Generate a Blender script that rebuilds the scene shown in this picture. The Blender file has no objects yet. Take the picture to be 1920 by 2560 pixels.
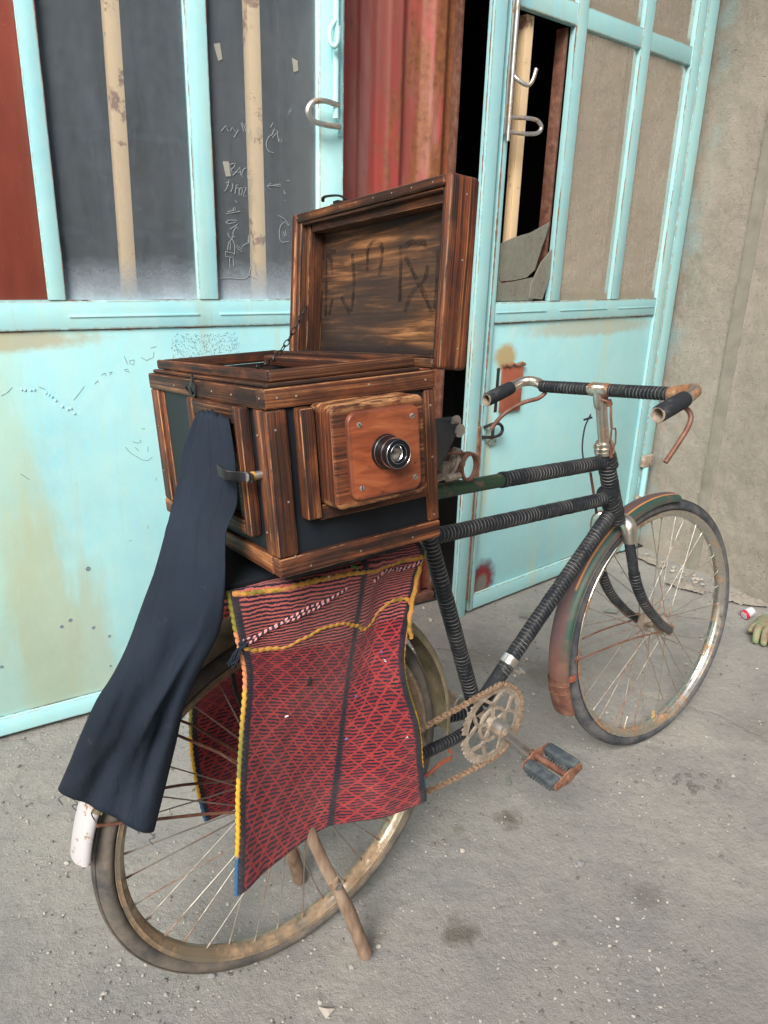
import bpy, bmesh, math, random
from mathutils import Vector, Matrix, noise as mnoise
random.seed(7)
SC = bpy.context.scene
V = Vector
R_ = math.radians

# ------------------------------------------------------------------ camera
TH, RO, F_PX, CAM_H = R_(19.209), R_(1.702), 1847.5, 1.2966
cd = bpy.data.cameras.new('camera'); cam = bpy.data.objects.new('camera', cd)
SC.collection.objects.link(cam); SC.camera = cam
_a0 = V((1, 0, 0)); _a1 = V((0, -math.sin(TH), -math.cos(TH))); _a2 = V((0, math.cos(TH), -math.sin(TH)))
_r = _a0*math.cos(RO) - _a1*math.sin(RO); _d = _a0*math.sin(RO) + _a1*math.cos(RO)
M = Matrix((_r, -_d, -_a2)).transposed().to_4x4(); M.translation = V((0, 0, CAM_H)); cam.matrix_world = M
cd.sensor_fit = 'HORIZONTAL'; cd.sensor_width = 36; cd.lens = 36*F_PX/1920; cd.clip_start = .02; cd.clip_end = 500

# ------------------------------------------------------------------ light
SUN_EL, SUN_AZ = R_(40), R_(198)          # azimuth clockwise from +Y
w = bpy.data.worlds.new('World'); SC.world = w; w.use_nodes = True
nt = w.node_tree; nt.nodes.clear()
sky = nt.nodes.new('ShaderNodeTexSky'); sky.sky_type = 'NISHITA'; sky.sun_disc = False
sky.sun_elevation = SUN_EL; sky.sun_rotation = SUN_AZ; sky.air_density = 1.0; sky.dust_density = 4.0; sky.ozone_density = .6
bg = nt.nodes.new('ShaderNodeBackground'); bg.inputs[1].default_value = .125
wo = nt.nodes.new('ShaderNodeOutputWorld'); nt.links.new(sky.outputs[0], bg.inputs[0]); nt.links.new(bg.outputs[0], wo.inputs[0])
ld = bpy.data.lights.new('sun', 'SUN'); ld.energy = 3.4; ld.angle = R_(28); ld.color = (1, .965, .92)
sun = bpy.data.objects.new('sun', ld); SC.collection.objects.link(sun)
sd = V((math.sin(SUN_AZ)*math.cos(SUN_EL), math.cos(SUN_AZ)*math.cos(SUN_EL), math.sin(SUN_EL)))
sun.rotation_euler = sd.to_track_quat('Z', 'Y').to_euler(); sun.location = sd*20
SC.view_settings.view_transform = 'Standard'; SC.view_settings.look = 'None'
SC.view_settings.exposure = 0.34; SC.view_settings.gamma = 1.0
SC.render.resolution_x = 768; SC.render.resolution_y = 1024

# ------------------------------------------------------------------ frames (measured positions in metres)
class Fr:
    """a local frame: p(x,y,z) -> world point"""
    def __init__(s, o, x, y, z): s.o, s.x, s.y, s.z = V(o), V(x), V(y), V(z); s.flip = s.x.cross(s.y).dot(s.z) < 0
    def p(s, a, b=None, c=None):
        if b is None: a, b, c = a
        return s.o + s.x*a + s.y*b + s.z*c
    def at(s, o): return Fr(s.p(o), s.x, s.y, s.z)
    def rot(s, ax, deg):
        Mr = Matrix.Rotation(R_(deg), 3, getattr(s, ax)); return Fr(s.o, Mr@s.x, Mr@s.y, Mr@s.z)
WF = Fr((0, 0, 0), (1, 0, 0), (0, 1, 0), (0, 0, 1))
def plane_axes(psi, phi):
    u = V((math.sin(psi), math.cos(psi), 0)); rt = V((math.cos(psi), -math.sin(psi), 0)); k = V((0, 0, 1))
    return u, k*math.cos(phi) + rt*math.sin(phi), rt*math.cos(phi) - k*math.sin(phi)
RW = .352
_u, _up, _n = plane_axes(.9015, -.0286)
BC = V((-.1555, 1.1096, 0)) + _up*RW
BK = Fr(BC, _u, _up, _n)                 # bicycle: forward, up, right side; origin rear axle
_uf, _upf, _nf = plane_axes(.9616, -.1106)
FC = V((.7782, 1.8117, 0)) + _upf*RW
FK = Fr(FC, _uf, _upf, _nf)              # front assembly; origin front axle
STEM = BK.p(.822, .675, 0)
HB = Fr(STEM, _uf, _upf, _nf)
KX, KY, KZ = V((.81970, .57185, .03285)), V((-.56695, .81818, -.09560)), V((-.08154, .05974, .99488))
KB = Fr((-.15293, .90318, 1.13604), KX, KY, KZ)   # camera box: near top corner; x along front, y away, z up
BL, BD, BH = .2676, .4623, .2485
LID = Fr((.07017, 1.04796, 1.14603), KY, V((.82339, .55942, -.09529)), V((.02449, .13274, .99085)))  # y = lid thickness
aL, aR = R_(57.591), R_(49.472)
LGF = Fr((-1.051, 1.732, 0), (math.sin(aL), math.cos(aL), 0), (math.cos(aL), -math.sin(aL), 0), (0, 0, 1))   # y toward viewer
RGF = Fr((.329, 2.599, 0), (math.sin(aR), math.cos(aR), 0), (math.cos(aR), -math.sin(aR), 0), (0, 0, 1))

# ------------------------------------------------------------------ mesh builder
class MB:
    def __init__(s): s.v, s.f, s.uv, s.uv2 = [], [], [], []
    def add(s, vs, fs, uvs, uv2=None, flip=False):
        b = len(s.v); s.v += [tuple(q) for q in vs]
        for i, f in enumerate(fs):
            f = list(f); a = list(uvs[i]); c = list(uv2[i]) if uv2 else list(a)
            if flip: f.reverse(); a.reverse(); c.reverse()
            s.f.append([b+k for k in f]); s.uv += a; s.uv2 += c
        return s
    # bevelled board; lo/hi in frame metres; ax = grain axis; fix -> uv are true (x,z) metres
    def box(s, fr, lo, hi, bev=.0015, ax=None, fix=False, seg=2):
        lo, hi = list(lo), list(hi)
        for i in range(3):
            if lo[i] > hi[i]: lo[i], hi[i] = hi[i], lo[i]
        d = [hi[i]-lo[i] for i in range(3)]
        if ax is None: ax = d.index(max(d))
        bm = bmesh.new(); bmesh.ops.create_cube(bm, size=1)
        for q in bm.verts: q.co = V([(lo[i]+hi[i])/2 + q.co[i]*d[i] for i in range(3)])
        bev = min(bev, min(d)*.45)
        if bev > 0: bmesh.ops.bevel(bm, geom=bm.edges[:], offset=bev, segments=seg, profile=.5, affect='EDGES', clamp_overlap=True)
        bm.normal_update()
        r1, r2 = (0, 0) if fix else (random.random()*9, random.random()*9)
        fs, uv, un = [], [], []
        for f in bm.faces:
            k = max(range(3), key=lambda i: abs(f.normal[i])); o = [i for i in range(3) if i != k]
            if ax in o and not fix: o.remove(ax); o = [ax]+o
            fs.append([q.index for q in f.verts])
            uv.append([(q.co[o[0]]+r1, q.co[o[1]]+r2+k*.37*(not fix)) for q in f.verts])
            un.append([((q.co[o[0]]-lo[o[0]])/d[o[0]], (q.co[o[1]]-lo[o[1]])/d[o[1]]) for q in f.verts])
        bm.verts.ensure_lookup_table()
        s.add([fr.p(q.co) for q in bm.verts], fs, uv, un, fr.flip); bm.free(); return s
    # extruded outline in the frame's x,z plane from y0 to y1 with rounded edge
    def prism(s, fr, pts, y0, y1, bev=0.0, holes=None):
        bm = bmesh.new(); vs = [bm.verts.new((p[0], y0, p[1])) for p in pts]
        f = bm.faces.new(vs); r = bmesh.ops.extrude_face_region(bm, geom=[f])
        nv = [g for g in r['geom'] if isinstance(g, bmesh.types.BMVert)]
        for q in nv: q.co.y = y1
        bm.normal_update()
        if bev > 0:
            ed = [e for e in bm.edges if all(abs(q.co.y-y1) < 1e-6 for q in e.verts)]
            bmesh.ops.bevel(bm, geom=ed, offset=bev, segments=3, profile=.5, affect='EDGES', clamp_overlap=True)
        bmesh.ops.recalc_face_normals(bm, faces=bm.faces[:]); bm.verts.index_update()
        xs = [p[0] for p in pts]; zs = [p[1] for p in pts]
        x0, x1, z0, z1 = min(xs), max(xs), min(zs), max(zs)
        fs, uv, un = [], [], []
        for f in bm.faces:
            fs.append([q.index for q in f.verts])
            if abs(f.normal.y) > .5: uv.append([(q.co.x, q.co.z) for q in f.verts])
            elif abs(f.normal.x) > abs(f.normal.z): uv.append([(q.co.z, q.co.y) for q in f.verts])
            else: uv.append([(q.co.x, q.co.y) for q in f.verts])
            un.append([((q.co.x-x0)/(x1-x0), (q.co.z-z0)/(z1-z0)) for q in f.verts])
        s.add([fr.p(q.co) for q in bm.verts], fs, uv, un, fr.flip); bm.free(); return s
    # tube along world points; r scalar / list / function(i)
    def tube(s, pts, r=.01, seg=12, closed=False, caps=True, flat=1.0, up=None, rip=None):
        pts = [V(p) for p in pts]; n = len(pts)
        rr = [(r(i) if callable(r) else (r[i] if isinstance(r, (list, tuple)) else r)) for i in range(n)]
        tan = []
        for i in range(n):
            a = pts[(i-1) % n] if (i > 0 or closed) else pts[0]; b = pts[(i+1) % n] if (i < n-1 or closed) else pts[-1]
            t = (b-a); tan.append(t.normalized() if t.length > 1e-9 else V((0, 0, 1)))
        ref = V(up) if up is not None else (V((0, 0, 1)) if abs(tan[0].z) < .9 else V((1, 0, 0)))
        nrm = (ref - tan[0]*ref.dot(tan[0])).normalized(); vs = []; L = 0; Ls = []
        for i in range(n):
            if i: L += (pts[i]-pts[i-1]).length
            Ls.append(L)
            nrm = (nrm - tan[i]*nrm.dot(tan[i])).normalized(); bi = tan[i].cross(nrm)
            for k in range(seg):
                a = 2*math.pi*k/seg; rad = rr[i]*(1+(rip(Ls[i], a) if rip else 0))
                vs.append(pts[i] + nrm*math.cos(a)*rad*flat + bi*math.sin(a)*rad)
        if closed: Ls.append(L+(pts[0]-pts[-1]).length)
        fs, uv, un = [], [], []
        for i in range(n if closed else n-1):
            j = (i+1) % n; c = 2*math.pi*max(rr[i], 1e-5)
            for k in range(seg):
                k2 = (k+1) % seg; fs.append((i*seg+k, i*seg+k2, j*seg+k2, j*seg+k))
                u0, u1 = Ls[i], Ls[i+1]; v0, v1 = k/seg, (k+1)/seg
                uv.append([(u0, v0*c), (u0, v1*c), (u1, v1*c), (u1, v0*c)]); un.append([(u0, v0), (u0, v1), (u1, v1), (u1, v0)])
        if caps and not closed:
            fs.append(tuple(range(seg))[::-1]); uv.append([(0, 0)]*seg); un.append([(0, 0)]*seg)
            fs.append(tuple((n-1)*seg+k for k in range(seg))); uv.append([(L, 0)]*seg); un.append([(L, 0)]*seg)
        return s.add(vs, fs, uv, un)
    # revolve / partial sweep. c centre, a,b in-plane axes, ax axis, prof [(radius, offset)], angles in degrees
    def sweep(s, c, a, b, ax, prof, a0=0, a1=360, n=64, closedp=False):
        full = abs(a1-a0-360) < 1e-6; m = len(prof); c = V(c); cnt = n if full else n+1; vs = []
        for i in range(cnt):
            t = R_(a0+(a1-a0)*i/n); d = V(a)*math.cos(t)+V(b)*math.sin(t)
            for (r, o) in prof: vs.append(c+d*r+V(ax)*o)
        pl = [0]
        for k in range(1, m+1): pl.append(pl[-1]+math.dist(prof[k % m], prof[k-1]))
        fs, uv, un = [], [], []
        rm = max(p[0] for p in prof)
        for i in range(n):
            j = (i+1) % cnt
            for k in range(m if closedp else m-1):
                k2 = (k+1) % m; fs.append((i*m+k, j*m+k, j*m+k2, i*m+k2))
                u0, u1 = [R_(a0+(a1-a0)*q/n)*rm for q in (i, i+1)]
                uv.append([(u0, pl[k]), (u1, pl[k]), (u1, pl[k+1]), (u0, pl[k+1])])
                un.append([(i/n, k/m), ((i+1)/n, k/m), ((i+1)/n, (k+1)/m), (i/n, (k+1)/m)])
        return s.add(vs, fs, uv, un)
    def grid(s, P, U=None, W_=None):   # P[row][col] world points; U col coords; W_ row coords
        nr, nc = len(P), len(P[0]); fs, uv, un = [], [], []
        U = U or [i/(nc-1) for i in range(nc)]; W_ = W_ or [i/(nr-1) for i in range(nr)]
        for i in range(nr-1):
            for j in range(nc-1):
                q = [(i, j), (i, j+1), (i+1, j+1), (i+1, j)]
                fs.append([a*nc+b for a, b in q]); uv.append([(U[b], W_[a]) for a, b in q]); un.append([(b/(nc-1), a/(nr-1)) for a, b in q])
        return s.add([p for r in P for p in r], fs, uv, un)
    def build(s, name, mat, parent=None, recalc=False, sharp=40, smooth=True):
        me = bpy.data.meshes.new(name); o = bpy.data.objects.new(name, me); SC.collection.objects.link(o)
        R = ROOT.get(parent.name, Matrix.Identity(4)) if parent else ROOTNEXT[0]
        Ri = R.inverted(); me.from_pydata([tuple(Ri@V(q)) for q in s.v], [], s.f)
        l = me.uv_layers.new(name='UV'); l2 = me.uv_layers.new(name='across')
        fl = [x for p in s.uv for x in p]; l.data.foreach_set('uv', fl); l2.data.foreach_set('uv', [x for p in s.uv2 for x in p])
        if recalc:
            bm = bmesh.new(); bm.from_mesh(me); bmesh.ops.recalc_face_normals(bm, faces=bm.faces[:]); bm.to_mesh(me); bm.free()
        me.polygons.foreach_set('use_smooth', [smooth]*len(me.polygons))
        if smooth: me.set_sharp_from_angle(angle=R_(sharp))
        if isinstance(mat, (list, tuple)):
            for q in mat: me.materials.append(q)
        else: me.materials.append(mat)
        if parent: o.parent = parent; ROOT[o.name] = R
        else: o.matrix_world = R.copy(); ROOT[o.name] = R.copy(); ROOTNEXT[0] = Matrix.Identity(4)
        return o
ROOT = {}; ROOTNEXT = [Matrix.Identity(4)]
def tag(o, label=None, cat=None, group=None, kind=None):
    if label: o['label'] = label
    if cat: o['category'] = cat
    if group: o['group'] = group
    if kind: o['kind'] = kind
    return o
def thing(name, label, cat, loc, group=None, rz=0):
    o = bpy.data.objects.new(name, None); SC.collection.objects.link(o); o.empty_display_size = .1
    m = Matrix.Translation(V(loc)) @ Matrix.Rotation(rz, 4, 'Z'); o.matrix_world = m; ROOT[o.name] = m
    return tag(o, label, cat, group)
def dup(o, T, parent):      # copy of a part moved by the world transform T
    c = o.copy(); SC.collection.objects.link(c); R = ROOT[parent.name]; c.parent = parent
    c.matrix_basis = R.inverted() @ T @ R; ROOT[c.name] = R; return c
def about(p, ax, deg): return Matrix.Translation(p) @ Matrix.Rotation(R_(deg), 4, ax) @ Matrix.Translation(-p)
def cr(P, n):   # catmull-rom through points
    P = [V(p) for p in P]; out = []
    for i in range(len(P)-1):
        a, b, c, d = P[max(i-1, 0)], P[i], P[i+1], P[min(i+2, len(P)-1)]
        for k in range(n):
            t = k/n; out.append(.5*((2*b)+(c-a)*t+(2*a-5*b+4*c-d)*t*t+(3*b-a-3*c+d)*t*t*t))
    return out+[P[-1]]

# ------------------------------------------------------------------ materials
class Mt:
    def __init__(s, name):
        s.m = bpy.data.materials.new(name); s.m.use_nodes = True; s.t = s.m.node_tree; s.t.nodes.clear()
        s.out = s.t.nodes.new('ShaderNodeOutputMaterial')
    def N(s, ty, **kw):
        n = s.t.nodes.new(ty)
        for k, v in kw.items():
            if k[0] == '_': setattr(n, k[1:], v)
            else:
                i = n.inputs[int(k[1:])] if (k[0] == 'i' and k[1:].isdigit()) else n.inputs[k.replace('_', ' ')]
                s.set(i, v)
        return n
    def set(s, i, v):
        if isinstance(v, bpy.types.NodeSocket): s.t.links.new(v, i)
        else:
            if isinstance(v, (tuple, list)) and i.type == 'RGBA' and len(v) == 3: v = (*v, 1)
            i.default_value = v
    def uv(s, name='UV'): return s.N('ShaderNodeUVMap', _uv_map=name).outputs[0]
    def obj(s): return s.N('ShaderNodeNewGeometry').outputs['Position']
    def map(s, vec, sc=(1, 1, 1), loc=(0, 0, 0), rot=(0, 0, 0)):
        return s.N('ShaderNodeMapping', i0=vec, Scale=sc, Location=loc, Rotation=rot).outputs[0]
    def noise(s, vec, sc=5, det=4, ro=.55, dist=0, col=False):
        n = s.N('ShaderNodeTexNoise', Vector=vec, Scale=sc, Detail=det, Roughness=ro, Distortion=dist); return n.outputs['Color' if col else 'Fac']
    def vor(s, vec, sc=5, feat='F1', out='Distance', rnd=1.0): return s.N('ShaderNodeTexVoronoi', _feature=feat, Vector=vec, Scale=sc, Randomness=rnd).outputs[out]
    def ramp(s, f, st, interp='LINEAR'):
        n = s.N('ShaderNodeValToRGB', i0=f); e = n.color_ramp; e.interpolation = interp
        e.elements.remove(e.elements[-1])
        for k, (p, c) in enumerate(st):
            if k: q = e.elements.new(min(p, 1.0))
            else: q = e.elements[0]; q.position = p
            q.color = (c, c, c, 1) if isinstance(c, (int, float)) else (*c, 1)
        return n.outputs[0]
    def mix(s, f, a, b, ty='MIX'):
        n = s.N('ShaderNodeMix', _data_type='RGBA', _blend_type=ty); s.set(n.inputs[0], f); s.set(n.inputs[6], a); s.set(n.inputs[7], b); return n.outputs[2]
    def ma(s, op, a, b=0.0, c=0.0, clamp=False):
        n = s.N('ShaderNodeMath', _operation=op, _use_clamp=clamp); s.set(n.inputs[0], a); s.set(n.inputs[1], b); s.set(n.inputs[2], c); return n.outputs[0]
    def sep(s, v): n = s.N('ShaderNodeSeparateXYZ', i0=v); return n.outputs[0], n.outputs[1], n.outputs[2]
    def comb(s, x, y, z=0.0): return s.N('ShaderNodeCombineXYZ', i0=x, i1=y, i2=z).outputs[0]
    def bump(s, h, st=.3, d=.002): return s.N('ShaderNodeBump', Height=h, Strength=st, Distance=d).outputs[0]
    def bsdf(s, col, rough=.6, metal=0.0, nrm=None, spec=.5, **kw):
        n = s.N('ShaderNodeBsdfPrincipled', Base_Color=col, Roughness=rough, Metallic=metal, **kw); s.set(n.inputs['Specular IOR Level'], spec)
        if nrm is not None: s.set(n.inputs['Normal'], nrm)
        return n.outputs[0]
    def end(s, sh): s.t.links.new(sh, s.out.inputs[0]); return s.m
def edge(m, wid=.08, name='across', ys=True):   # 1 at the long edges of a board
    x, y, z = m.sep(m.uv(name)); e = m.ma('MINIMUM', y, m.ma('SUBTRACT', 1.0, y))
    return m.ramp(m.ma('DIVIDE', e, wid, clamp=True), [(0, 1.0), (1, 0.0)])

def paint_gate(name, tone=1.0, rust=1.0, panel=False, stain=None):
    m = Mt(name); uv = m.uv(); P = m.obj()
    base = m.ramp(m.noise(P, 2.2, 4, .6), [(.3, (.33*tone, .67*tone, .74*tone)), (.5, (.38*tone, .74*tone, .79*tone)), (.7, (.44*tone, .79*tone, .80*tone))])
    base = m.mix(m.ramp(m.noise(m.map(P, (9, 9, 1.2)), 3, 5, .6), [(.45, 0.0), (.8, .35)]), base, (.50*tone, .70*tone, .60*tone))
    # rust / earthy runs
    st = m.noise(m.map(P, (14, 14, 1.1)), 1.0, 5, .62, .3)
    runs = m.ramp(st, [(.56, 0.0), (.75, .55*rust)])
    base = m.mix(runs, base, (.46, .50, .31)); base = m.mix(m.ramp(m.noise(P, 14, 7, .75), [(.40, .22), (.52, 0.0), (.62, .0), (.78, .25)]), base, (.56*tone, .78*tone, .76*tone))
    if stain:
        x, y, z = m.sep(uv)
        for (sx, sz, wx, wz, colr, amt) in stain:
            dx = m.ma('DIVIDE', m.ma('SUBTRACT', x, sx), wx); dz = m.ma('DIVIDE', m.ma('SUBTRACT', y, sz), wz)
            r = m.ma('SQRT', m.ma('ADD', m.ma('MULTIPLY', dx, dx), m.ma('MULTIPLY', dz, dz)))
            r = m.ma('ADD', r, m.ma('MULTIPLY', m.ma('SUBTRACT', m.noise(m.map(uv, (30, 30 if wx >= wz*.3 else 6, 1)), 1, 4, .6), .5), .7))
            base = m.mix(m.ramp(r, [(.55, amt), (1.1, 0.0)]), base, colr)
    sp = m.noise(P, 26, 6, .65)
    blot = m.ramp(m.ma('MULTIPLY', sp, m.ramp(m.noise(P, 3.1, 3), [(.40, .6), (.70, 1.06)])), [(.70, 0.0), (.75, 1.0)])
    if panel: ed = m.ma('MULTIPLY', blot, .5*rust)
    else:
        e = edge(m, .09); ed = m.ma('MULTIPLY', m.ma('ADD', m.ma('MULTIPLY', e, m.ramp(m.noise(P, 34, 7, .75), [(.40, 0.0), (.52, .85*rust)])), m.ma('MULTIPLY', blot, .35)), 1.0, clamp=True)
    rc = m.ramp(m.noise(P, 60, 4), [(.3, (.16, .055, .02)), (.6, (.33, .15, .06)), (.8, (.42, .27, .13))])
    col = m.mix(ed, base, rc)
    nr = m.bump(m.ma('ADD', m.noise(P, 9, 4), m.ma('MULTIPLY', m.noise(P, 180, 3), .12)), .35, .006)
    return m.end(m.bsdf(col, m.ma('ADD', .42, m.ma('MULTIPLY', ed, .4)), 0.0, nr, .4))
def rusty(name, c1=(.20, .075, .035), c2=(.36, .18, .10), c3=(.10, .04, .02), metal=0.0, rough=.75, sc=40):
    m = Mt(name); P = m.obj()
    col = m.ramp(m.noise(P, sc, 6, .7), [(.3, c3), (.48, c1), (.7, c2)])
    return m.end(m.bsdf(col, rough, metal, m.bump(m.noise(P, sc*5, 3), .3, .001)))
def rust_metal(name, base=(.62, .60, .56), amt=.5, rough=.28, rc=(.30, .14, .06), sc=22):
    m = Mt(name); P = m.obj()
    k = m.ramp(m.ma('ADD', m.noise(P, sc, 7, .7), m.ma('MULTIPLY', m.ma('SUBTRACT', m.noise(P, 4, 2), .5), .5)), [(.62-amt*.25, 0.0), (.70-amt*.18, 1.0)])
    r2 = m.ramp(m.noise(P, 90, 4), [(.3, tuple(c*.55 for c in rc)), (.65, rc), (.85, (.5, .33, .18))])
    a = m.bsdf(base, m.ramp(m.noise(P, 35, 4), [(.3, rough), (.7, rough+.22)]), 1.0); b = m.bsdf(r2, .8, 0.0, m.bump(m.noise(P, 220, 3), .4, .0006))
    return m.end(m.N('ShaderNodeMixShader', i0=k, i1=a, i2=b).outputs[0])
def wood(name, dark=1.0, scorch=.5, warm=1.0, gl=.42):
    m = Mt(name); uv = m.uv(); P = m.obj()
    xx, yy, zz = m.sep(uv); bend = m.ma('MULTIPLY', m.ma('SUBTRACT', m.noise(m.map(uv, (3.5, 6, 1)), 1.0, 2), .5), .010); uvb = m.comb(xx, m.ma('ADD', yy, bend))
    g = m.noise(m.map(uvb, (2.2, 62, 1)), 1.0, 4, .6, .35); g2 = m.noise(m.map(uvb, (1.5, 330, 1)), 1.0, 2, .5, .0)
    f = m.ma('ADD', m.ma('MULTIPLY', g, .58), m.ma('MULTIPLY', g2, .42)); rnd = m.N('ShaderNodeObjectInfo').outputs['Random']; f = m.ma('ADD', f, m.ma('MULTIPLY', m.ma('SUBTRACT', rnd, .5), .045))
    col = m.ramp(f, [(.36, (.014*dark, .007*dark, .005*dark)), (.43, (.050*dark, .018*dark, .010*dark)), (.49, (.120*dark*warm, .040*dark, .018*dark)),
                     (.545, (.19*dark*warm, .068*dark, .026*dark)), (.58, (.46*dark, .21*dark, .085*dark)), (.605, (.20*dark, .07*dark, .03*dark)), (.65, (.38*dark, .17*dark, .07*dark))])
    sc = m.ramp(m.ma('ADD', m.noise(m.map(uv, (6, 12, 1)), 1.0, 6, .7, .3), m.ma('MULTIPLY', m.ma('SUBTRACT', m.noise(P, 9, 2), .5), .7)), [(.38, 0.0), (.60, 1.0)])
    og = m.ramp(m.noise(m.map(uv, (11, 26, 1), (5, 2, 0)), 1.0, 5, .65, .6), [(.50, 0.0), (.66, .42)]); col = m.mix(og, col, (.34*dark, .110*dark, .036*dark))
    col = m.mix(m.ma('MULTIPLY', sc, scorch), col, (.020, .012, .010))
    e = m.ma('MULTIPLY', edge(m, .085), m.ramp(m.noise(m.map(uv, (14, 60, 1)), 1, 5, .7), [(.46, 0.0), (.56, .85)]))
    col = m.mix(e, col, (.66*dark, .35*dark, .155*dark))
    rg = m.ramp(f, [(.4, gl+.25), (.6, gl+.08)])
    return m.end(m.bsdf(col, rg, 0.0, m.bump(m.ma('ADD', m.ma('ADD', f, m.ma('MULTIPLY', g2, .5)), m.ma('MULTIPLY', m.noise(P, 60, 4), .25)), .7, .0022), .35))

MAT = {}
MAT['gate'] = paint_gate('turquoise_paint', 1.05, .9)
MAT['gate2'] = paint_gate('weathered_shaded_turquoise_paint', .80, 1.15)  # same paint as left gate, toned down for weaker light, plus extra rust
RB = (.20, .035, .035); 
MAT['panelL'] = paint_gate('turquoise_panel', 1.0, .9, True, [(.06, .72, .16, .55, (.46, .62, .46), .6), (.15, .30, .10, .5, (.47, .52, .34), .65), (.10, 1.075, .30, .035, (.42, .32, .16), .7), (.26, .15, .08, .4, (.48, .52, .36), .6), (.06, .1, .22, .35, (.40, .50, .38), .5), (-.4, .6, .2, .6, (.5, .55, .38), .5)])
MAT['panelR'] = paint_gate('turquoise_panel_weathered_shaded', .80, 1.15, True, [(.10, .965, .07, .06, (.33, .26, .12), .95), (.6, 1.05, .5, .04, (.36, .24, .12), .5), (.03, .6, .04, .35, (.42, .45, .30), .6), (.070, .116, .080, .094, (.06, .02, .07), .9), (.069, .112, .066, .080, (.22, .028, .028), 1.0), (.062, .096, .042, .050, (.19, .175, .15), 1.0)])  # darker tone paints in the weaker light; stains and rust are real
MAT['rust'] = rusty('rust', (.19, .085, .05), (.33, .19, .12), (.10, .045, .03)); MAT['rust_red'] = rusty('red_primer_plate', (.30, .085, .045), (.37, .12, .07), (.23, .065, .04), sc=8)
MAT['redpaint'] = None
m = Mt('red_oxide_panel'); P = m.obj()
c = m.ramp(m.noise(m.map(P, (6, 6, 1.4)), 2, 5, .6), [(.3, (.20, .040, .022)), (.6, (.29, .058, .032)), (.8, (.33, .085, .05))])
c = m.mix(m.ramp(m.vor(P, 60), [(.03, .6), (.08, 0.0)]), c, (.45, .30, .22)); MAT['redpaint'] = m.end(m.bsdf(c, .62, 0.0, m.bump(m.noise(P, 40, 4), .2, .002)))
# corrugated red sheet
m = Mt('faded_red_corrugated_paint'); P = m.obj(); x, y, z = m.sep(m.uv())
c = m.ramp(m.noise(m.map(m.uv(), (8, 1.0, 1)), 1, 4, .6), [(.3, (.24, .055, .042)), (.5, (.32, .080, .066)), (.62, (.40, .17, .15)), (.8, (.35, .10, .080))])
fd = m.ramp(m.noise(m.map(m.uv(), (9, 1.4, 1), (3, 1, 0)), 1, 3), [(.42, 0.0), (.62, 1.0)])
c = m.mix(m.ma('MULTIPLY', fd, m.ramp(y, [(.9, 0.0), (1.0, .8)])), c, (.50, .055, .045))
rs = m.ramp(m.ma('ADD', m.noise(m.map(P, (10, 10, 2)), 2.2, 6, .68), m.ramp(x, [(.10, .14), (.17, .06), (.20, 0.0), (.40, 0.0), (.46, .07), (.58, .20)])), [(.52, 0.0), (.66, 1.0)])
c = m.mix(rs, c, m.ramp(m.noise(P, 50, 5), [(.3, (.17, .06, .028)), (.7, (.32, .13, .055))]))
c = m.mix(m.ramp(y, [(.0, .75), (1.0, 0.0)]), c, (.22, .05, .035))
MAT['corr'] = m.end(m.bsdf(c, .55, 0.0, m.bump(m.noise(P, 30, 5), .25, .002)))
# dusty glass
def glass(name, dust, base=.28, lower=.11, streak=1.0):
    m = Mt(name); uv = m.uv(); P = m.obj(); x, y, z = m.sep(uv)
    d = m.ma('MULTIPLY', m.ma('ADD', m.ma('MULTIPLY', m.noise(m.map(uv, (11, 1.6, 1)), 1, 4, .6), .55), m.ma('MULTIPLY', m.noise(m.map(uv, (60, 40, 1)), 1, 6, .75), .45)), base*1.6*streak)
    d = m.ma('ADD', d, m.ramp(m.ma('MULTIPLY', m.ma('ADD', m.ma('DIVIDE', y, lower), m.ma('ADD', m.ma('MULTIPLY', m.noise(m.map(uv, (9, 6, 1)), 1, 3, .6), .9), m.ma('MULTIPLY', m.noise(m.map(uv, (120, 90, 1)), 1, 4, .8), .7))), .5), [(.33, .85), (.55, .42), (.92, 0.0)]) if lower else 0.0)
    d = m.ma('ADD', d, m.ramp(m.vor(P, 130), [(.035, .5), (.09, 0.0)]), 0.0, clamp=True)
    a = m.bsdf(m.mix(m.noise(P, 12, 4), dust, tuple(q*.75 for q in dust)), .9)
    tr = m.N('ShaderNodeBsdfTransparent', Color=(.97, .98, .97, 1)).outputs[0]
    gl = m.N('ShaderNodeBsdfGlossy', Color=(1, 1, 1, 1), Roughness=.03).outputs[0]
    fr = m.N('ShaderNodeFresnel', IOR=1.5).outputs[0]
    g = m.N('ShaderNodeMixShader', i0=fr, i1=tr, i2=gl).outputs[0]
    return m.end(m.N('ShaderNodeMixShader', i0=d, i1=g, i2=a).outputs[0])
MAT['glassL'] = glass('dirty_window_glass', (.42, .50, .57), .27, .10)
MAT['glassR'] = glass('dust_caked_window_glass', (.30, .26, .195), .66, .035, 1.15)
MAT['shard'] = glass('broken_glass', (.33, .34, .28), .75, 0, 1.0)
m = Mt('dark_interior'); MAT['dark'] = m.end(m.bsdf((.02, .019, .018), .95))
m = Mt('peeling_cream_paint'); P = m.obj()
c = m.mix(m.ramp(m.noise(P, 11, 6, .7), [(.56, 0.0), (.61, .9)]), (.80, .60, .36), m.ramp(m.noise(P, 40, 4), [(.3, (.20, .09, .06)), (.7, (.38, .21, .13))]))
MAT['cream'] = m.end(m.bsdf(c, .6))
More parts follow.
